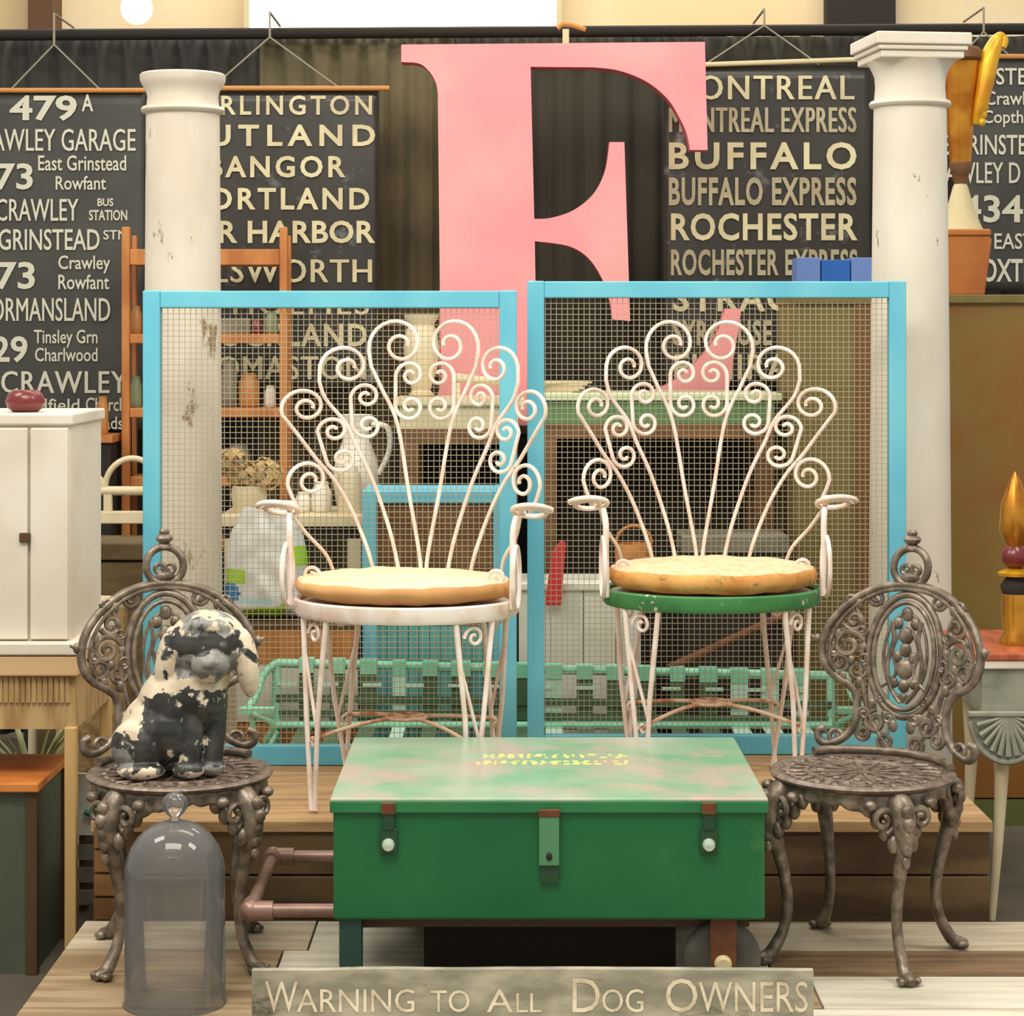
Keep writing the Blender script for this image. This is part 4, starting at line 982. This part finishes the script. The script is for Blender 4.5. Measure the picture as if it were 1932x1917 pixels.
# ---------------------------------------------------------------- left: cabinet on fluted table, box, plant
D7 = 4.82
ft = thing('console_table', 'tan fluted console table at the left edge carrying the white cabinet', 'table', (X(20, D7), D7+.22, G))
xr_ = X(150, D7); xL = -1.62; zt = Z(1212, D7)
MB().box(xL, xr_, D7-.01, D7+.46, zt-.028, zt).build('top', m_white_paint, ft, world=True, bevel=.004)
MB().box(xL+.005, xr_-.002, D7-.006, D7+.45, zt-.075, zt-.03).build('moulding', M('tan_moulding', (206, 172, 126), .6), ft, world=True, bevel=.004)
b = MB(); x = xL+.02
b.box(xL+.02, xr_-.012, D7+.014, D7+.44, zt-.195, zt-.075)
while x < xr_-.02: b.tube([(x, D7+.012, zt-.135), (x, D7+.012, zt-.078)], .0055, 6); x += .0125
b.build('fluted_apron', m_fluted, ft, world=True)
for x in (xL+.02, xr_-.035):
    for y in (D7+.005, D7+.42): MB().box(x, x+.026, y, y+.026, G, zt-.19).build('leg', M('tan_leg', (206, 172, 112), .6) if x < -1.5 and y < 5 else bpy.data.materials['tan_leg'], ft, world=True, bevel=.003)
wcb = thing('cabinet', 'tall white painted cabinet with double doors at the left edge', 'cabinet', (-1.27, D7+.24, zt))
cz0, cz1 = zt, Z(780, D7+.03); y0 = D7+.03; xR = X(133, y0)
MB().box(-1.56, xR, y0, y0+.36, cz0, cz1-.026).build('carcass', m_white_paint, wcb, world=True)
MB().box(-1.57, xR+.008, y0-.012, y0+.37, cz1-.026, cz1).build('cornice', m_white_paint, wcb, world=True, bevel=.004)
xg = X(57, y0)
for a, c in ((-1.555, xg-.003), (xg+.003, xR-.003)):
    d = MB().box(a, c, y0-.014, y0-.001, cz0+.004, cz1-.032).build('door', m_white_paint, wcb, world=True, bevel=.003)
    if c < -1.05: MB().box(xg-.02, xg+.004, y0-.022, y0-.013, Z(1022, y0), Z(1004, y0)).build('latch', m_post, d, bevel=.002).location = -wcb.location
mp = jar('pot', 'glossy maroon pot on top of the white cabinet', 'pot', 48, 780, D7+.12, .045, .05, m_maroon, [(.6, 0), (.9, .2), (1, .5), (.85, .85), (.6, 1), (.5, .95)]); mp.location.z = cz1
bx = thing('storage_chest', 'small chest with orange wood top and grey green side, in the lower left corner', 'chest', (-1.22, 4.96, G))
y0, y1 = 4.78, 5.10; xr_ = -1.045; zt_ = .285
MB().box(-1.40, xr_-.008, y0+.01, y1-.01, G, zt_-.02).build('body', m_greygreen, bx, world=True)
MB().box(-1.42, xr_+.006, y0-.012, y1+.012, zt_-.02, zt_).build('lid', m_orange_top, bx, world=True, bevel=.003)
for a, y in ((xr_-.026, y0), (xr_-.026, y1-.026), (-1.40, y0)): MB().box(a, a+.026, y, y+.026, G, zt_-.02).build('corner_post', m_post, bx, world=True, bevel=.002)
pn = thing('potted_plant', 'spiky pale green plant under the fluted console table', 'plant', (-1.18, 5.36, G))
MB().lathe([(.06, 0), (.085, .16), (.09, .18), (.08, .18), (.0, .16)], n=22).build('pot', m_grey_jar, pn, smooth=True)
rp_ = random.Random(2)
for k in range(20):
    a = rp_.uniform(0, 2*PI); ln = rp_.uniform(.28, .42); ou = rp_.uniform(.05, .15); d = Vector((math.cos(a), math.sin(a), 0)); tn = Vector((-d.y, d.x, 0)); b = MB(); vs = []
    for i in range(7):
        t_ = i/6; c = d*(ou*t_*t_)+Vector((0, 0, .16+ln*t_-.1*t_*t_)); wd = .013*(1-t_)**.6+.0008
        vs += [c-tn*wd, c+Vector((0, 0, -.002)), c+tn*wd]
    b.add(vs, [(i*3+j, i*3+j+1, (i+1)*3+j+1, (i+1)*3+j) for i in range(6) for j in range(2)])
    o = b.build('leaf', m_leaf, pn, smooth=True); s_ = o.modifiers.new('s', 'SOLIDIFY'); s_.thickness = .0012
# pale crate and hose in the gap between small chest and platform
pc = thing('slatted_crate', 'pale slatted crate between the small chest and the timber platform', 'crate', (-1.0, 5.33, G))
b = MB(); yy = 5.30
for k, (z, mt) in enumerate(((.02, 1), (.075, 1), (.13, 1))): b.box(-1.06, -.945, yy, yy+.012, G+z, G+z+.035, 1)
b.box(-1.06, -.945, yy, yy+.012, G+.19, G+.34, 0)
b.build('slats', [m_white_boards, m_grey_jar], pc, world=True)
for x in (-1.058, -.962):
    MB().box(x, x+.015, yy+.012, yy+.12, G, G+.33).build('post', m_post, pc, world=True)
tag(MB().tube(cat_rom([(-1.04, 5.286, .11), (-1.0, 5.286, .10), (-.96, 5.286, .115), (-.938, 5.288, .14), (-.95, 5.29, .212), (-1.0, 5.318, .208)]), .007, 8).build('garden_hose', m_hose, None, smooth=True), 'short teal hose draped over the pale slatted crate', 'hose')

# ---------------------------------------------------------------- right: olive cabinet, boxes, gilt ornament, carved table, lamp
D8 = 6.25; zt8 = Z(556, D8)
oc = thing('wardrobe', 'tall olive brown wardrobe behind the right column', 'wardrobe', (X(1740, D8), D8+.2, G))
MB().box(X(1502, D8), X(1612, D8), D8+.01, D8+.42, G, zt8-.025).build('side_panel', m_olive_side, oc, world=True)
MB().box(X(1612, D8), X(1646, D8), D8, D8+.42, G, zt8-.025).build('corner_post', M('brown_post', (110, 74, 32), .55), oc, world=True, bevel=.003)
MB().box(X(1648, D8), X(1990, D8), D8+.006, D8+.42, G+.08, zt8-.025).build('door', m_olive, oc, world=True)
MB().box(X(1648, D8), X(1990, D8), D8+.004, D8+.41, G, G+.075).build('plinth', M('moss_plinth', (92, 98, 46), .6), oc, world=True)
MB().box(X(1498, D8), X(1992, D8), D8-.008, D8+.43, zt8-.025, zt8).build('top', m_olive_side, oc, world=True, bevel=.003)
for x0, x1, y, mt, lb in ((1504, 1548, 486, m_bluebox2, 'faded blue card box on the wardrobe, left of the bright blue box'), (1550, 1604, 490, m_bluebox, 'bright blue card box between two faded blue boxes on the wardrobe'), (1606, 1646, 486, m_bluebox2, 'faded blue card box on the wardrobe against the right column')):
    tag(MB().box(X(x0, D8+.1), X(x1, D8+.1), D8+.1, D8+.22, zt8, Z(y, D8+.1)).build('card_box', mt, None, bevel=.002), lb, 'box', 'blue boxes on the wardrobe')
lb_ = thing('leather_case', 'orange brown case on the wardrobe under the gilt ornament', 'case', (X(1826, D8+.1), D8+.2, zt8))
zb = Z(432, D8+.05)
b = MB(); b.prism([(X(1788, D8+.05), zt8), (X(1858, D8+.05), zt8), (X(1872, D8+.05), zb-.03), (X(1866, D8+.05), zb-.02), (X(1776, D8+.05), zb-.02), (X(1772, D8+.05), zb-.03)], D8+.05, D8+.28)
b.build('body', m_box_brown, lb_, world=True, bevel=.004)
MB().box(X(1772, D8+.05), X(1870, D8+.05), D8+.045, D8+.285, zb-.02, zb).build('lid', m_box_brown, lb_, world=True, bevel=.005)
go = thing('gilt_ornament', 'tall gilt trumpet shaped ornament with scrolled handle beside the right column', 'ornament', (X(1812, D8+.15), D8+.15, zb))
q = (D8+.15)/F
def zz(y): return Z(y, D8+.15)-zb
MB().lathe([(44*q, 0), (40*q, .01), (26*q, zz(395)), (14*q, zz(352)), (10*q, zz(345))], n=24).build('base_cone', m_rod_c, go, smooth=True)
MB().lathe([(12*q, zz(347)), (16*q, zz(330)), (22*q, zz(310)), (20*q, zz(306))], n=24).build('collar', m_brown, go, smooth=True)
MB().lathe([(20*q, zz(308)), (24*q, zz(250)), (30*q, zz(180)), (36*q, zz(125)), (38*q, zz(118))], n=28).build('horn', m_gold, go, smooth=True)
MB().lathe([(38*q, zz(118)), (44*q, zz(112)), (42*q, zz(98)), (34*q, zz(90)), (20*q, zz(88))], n=28).build('rim', m_brown, go, smooth=True)
hd = cat_rom([(26*q, -.02, zz(235)), (34*q, -.03, zz(200)), (44*q, -.03, zz(150)), (50*q, -.03, zz(115)), (62*q, -.03, zz(85)), (72*q, -.03, zz(72)), (78*q, -.03, zz(80)), (74*q, -.03, zz(92))], 6)
b = MB(); b.tube(hd, [.012+.016*math.sin(PI*min(1, i/(len(hd)*.75))) if i < len(hd)*.75 else .013 for i in range(len(hd))], 10)
for i in range(8): b.ell((26*q+22*q*i/8+.016, -.03, zz(232-14*i)), (.012, .010, .014), 8)
b.build('handle', m_gold_y, go, smooth=True)
D9 = 5.2
kt = thing('carved_table', 'grey green carved table with red wood top and shell pendant at the right edge', 'table', (X(1960, D9), D9+.2, G))
xa_ = X(1838, D9); xb_2 = X(2090, D9); zt9 = Z(1232, D9)
MB().box(xa_, xb_2, D9-.01, D9+.42, zt9-.018, zt9).build('top', m_redwood, kt, world=True, bevel=.004)
MB().box(xa_+.006, xb_2-.006, D9-.006, D9+.41, zt9-.038, zt9-.018).build('moulding', m_white_paint, kt, world=True, bevel=.003)
MB().box(xa_+.02, xb_2-.02, D9+.004, D9+.40, zt9-.15, zt9-.038).build('apron', m_carved, kt, world=True, bevel=.003)
b = MB(); cxp, czp = X(1900, D9), zt9-.145
pts = [(cxp-.092, czp)]+[(cxp-.092*math.cos(PI*i/20), czp-.115*math.sin(PI*i/20)) for i in range(1, 20)]+[(cxp+.092, czp)]
b.prism(pts, D9-.006, D9+.02)
for i in range(1, 12):
    a = PI*i/12; b.tube([(cxp, D9-.008, czp-.004), (cxp-.078*math.cos(a), D9-.012, czp-.10*math.sin(a))], [.003, .008], 6)
b.tube([(x, D9-.008, z) for x, z in pts[1:-1]], .007, 7)
b.tube([(cxp-.095, D9-.008, czp), (cxp+.095, D9-.008, czp)], .008, 7)
b.build('shell_pendant', m_carved, kt, smooth=True, world=True)
for x, y, mt in ((X(1892, D9), D9+.03, 0), (xb_2-.06, D9+.03, 0), (X(1892, D9), D9+.37, 0), (xb_2-.06, D9+.37, 0)):
    MB().tube([(x, y, zt9-.15), (x+.004, y, zt9-.30), (x-.004, y, .05), (x-.02, y, G+.002)], [.022, .017, .012, .009], 12).build('leg', m_cream, kt, smooth=True, world=True)
gl2 = thing('candle_lamp', 'gilt candle lamp with amber body standing on the carved table at the right edge', 'lamp', (X(1915, D9+.15), D9+.15, zt9))
q = (D9+.15)/F
def zz(y): return Z(y, D9+.15)-zt9
MB().lathe([(30*q, 0), (30*q, .012), (22*q, .03), (26*q, zz(1150)), (24*q, zz(1120))], n=24).build('body', m_gold, gl2, smooth=True)
MB().lathe([(24*q, zz(1120)), (28*q, zz(1105)), (14*q, zz(1085))], n=24).build('neck', m_dark, gl2, smooth=True)
MB().lathe([(30*q, zz(1086)), (32*q, zz(1080)), (14*q, zz(1072))], n=24).build('drip_pan', m_gold_y, gl2, smooth=True)
MB().lathe([(14*q, zz(1072)), (26*q, zz(1058)), (26*q, zz(1042)), (16*q, zz(1030))], n=24).build('cup', m_maroon, gl2, smooth=True)
MB().lathe([(16*q, zz(1030)), (30*q, zz(1000)), (26*q, zz(950)), (10*q, zz(905)), (1*q, zz(890))], n=24).build('shade', m_gold, gl2, smooth=True)
bpy.context.view_layer.update()
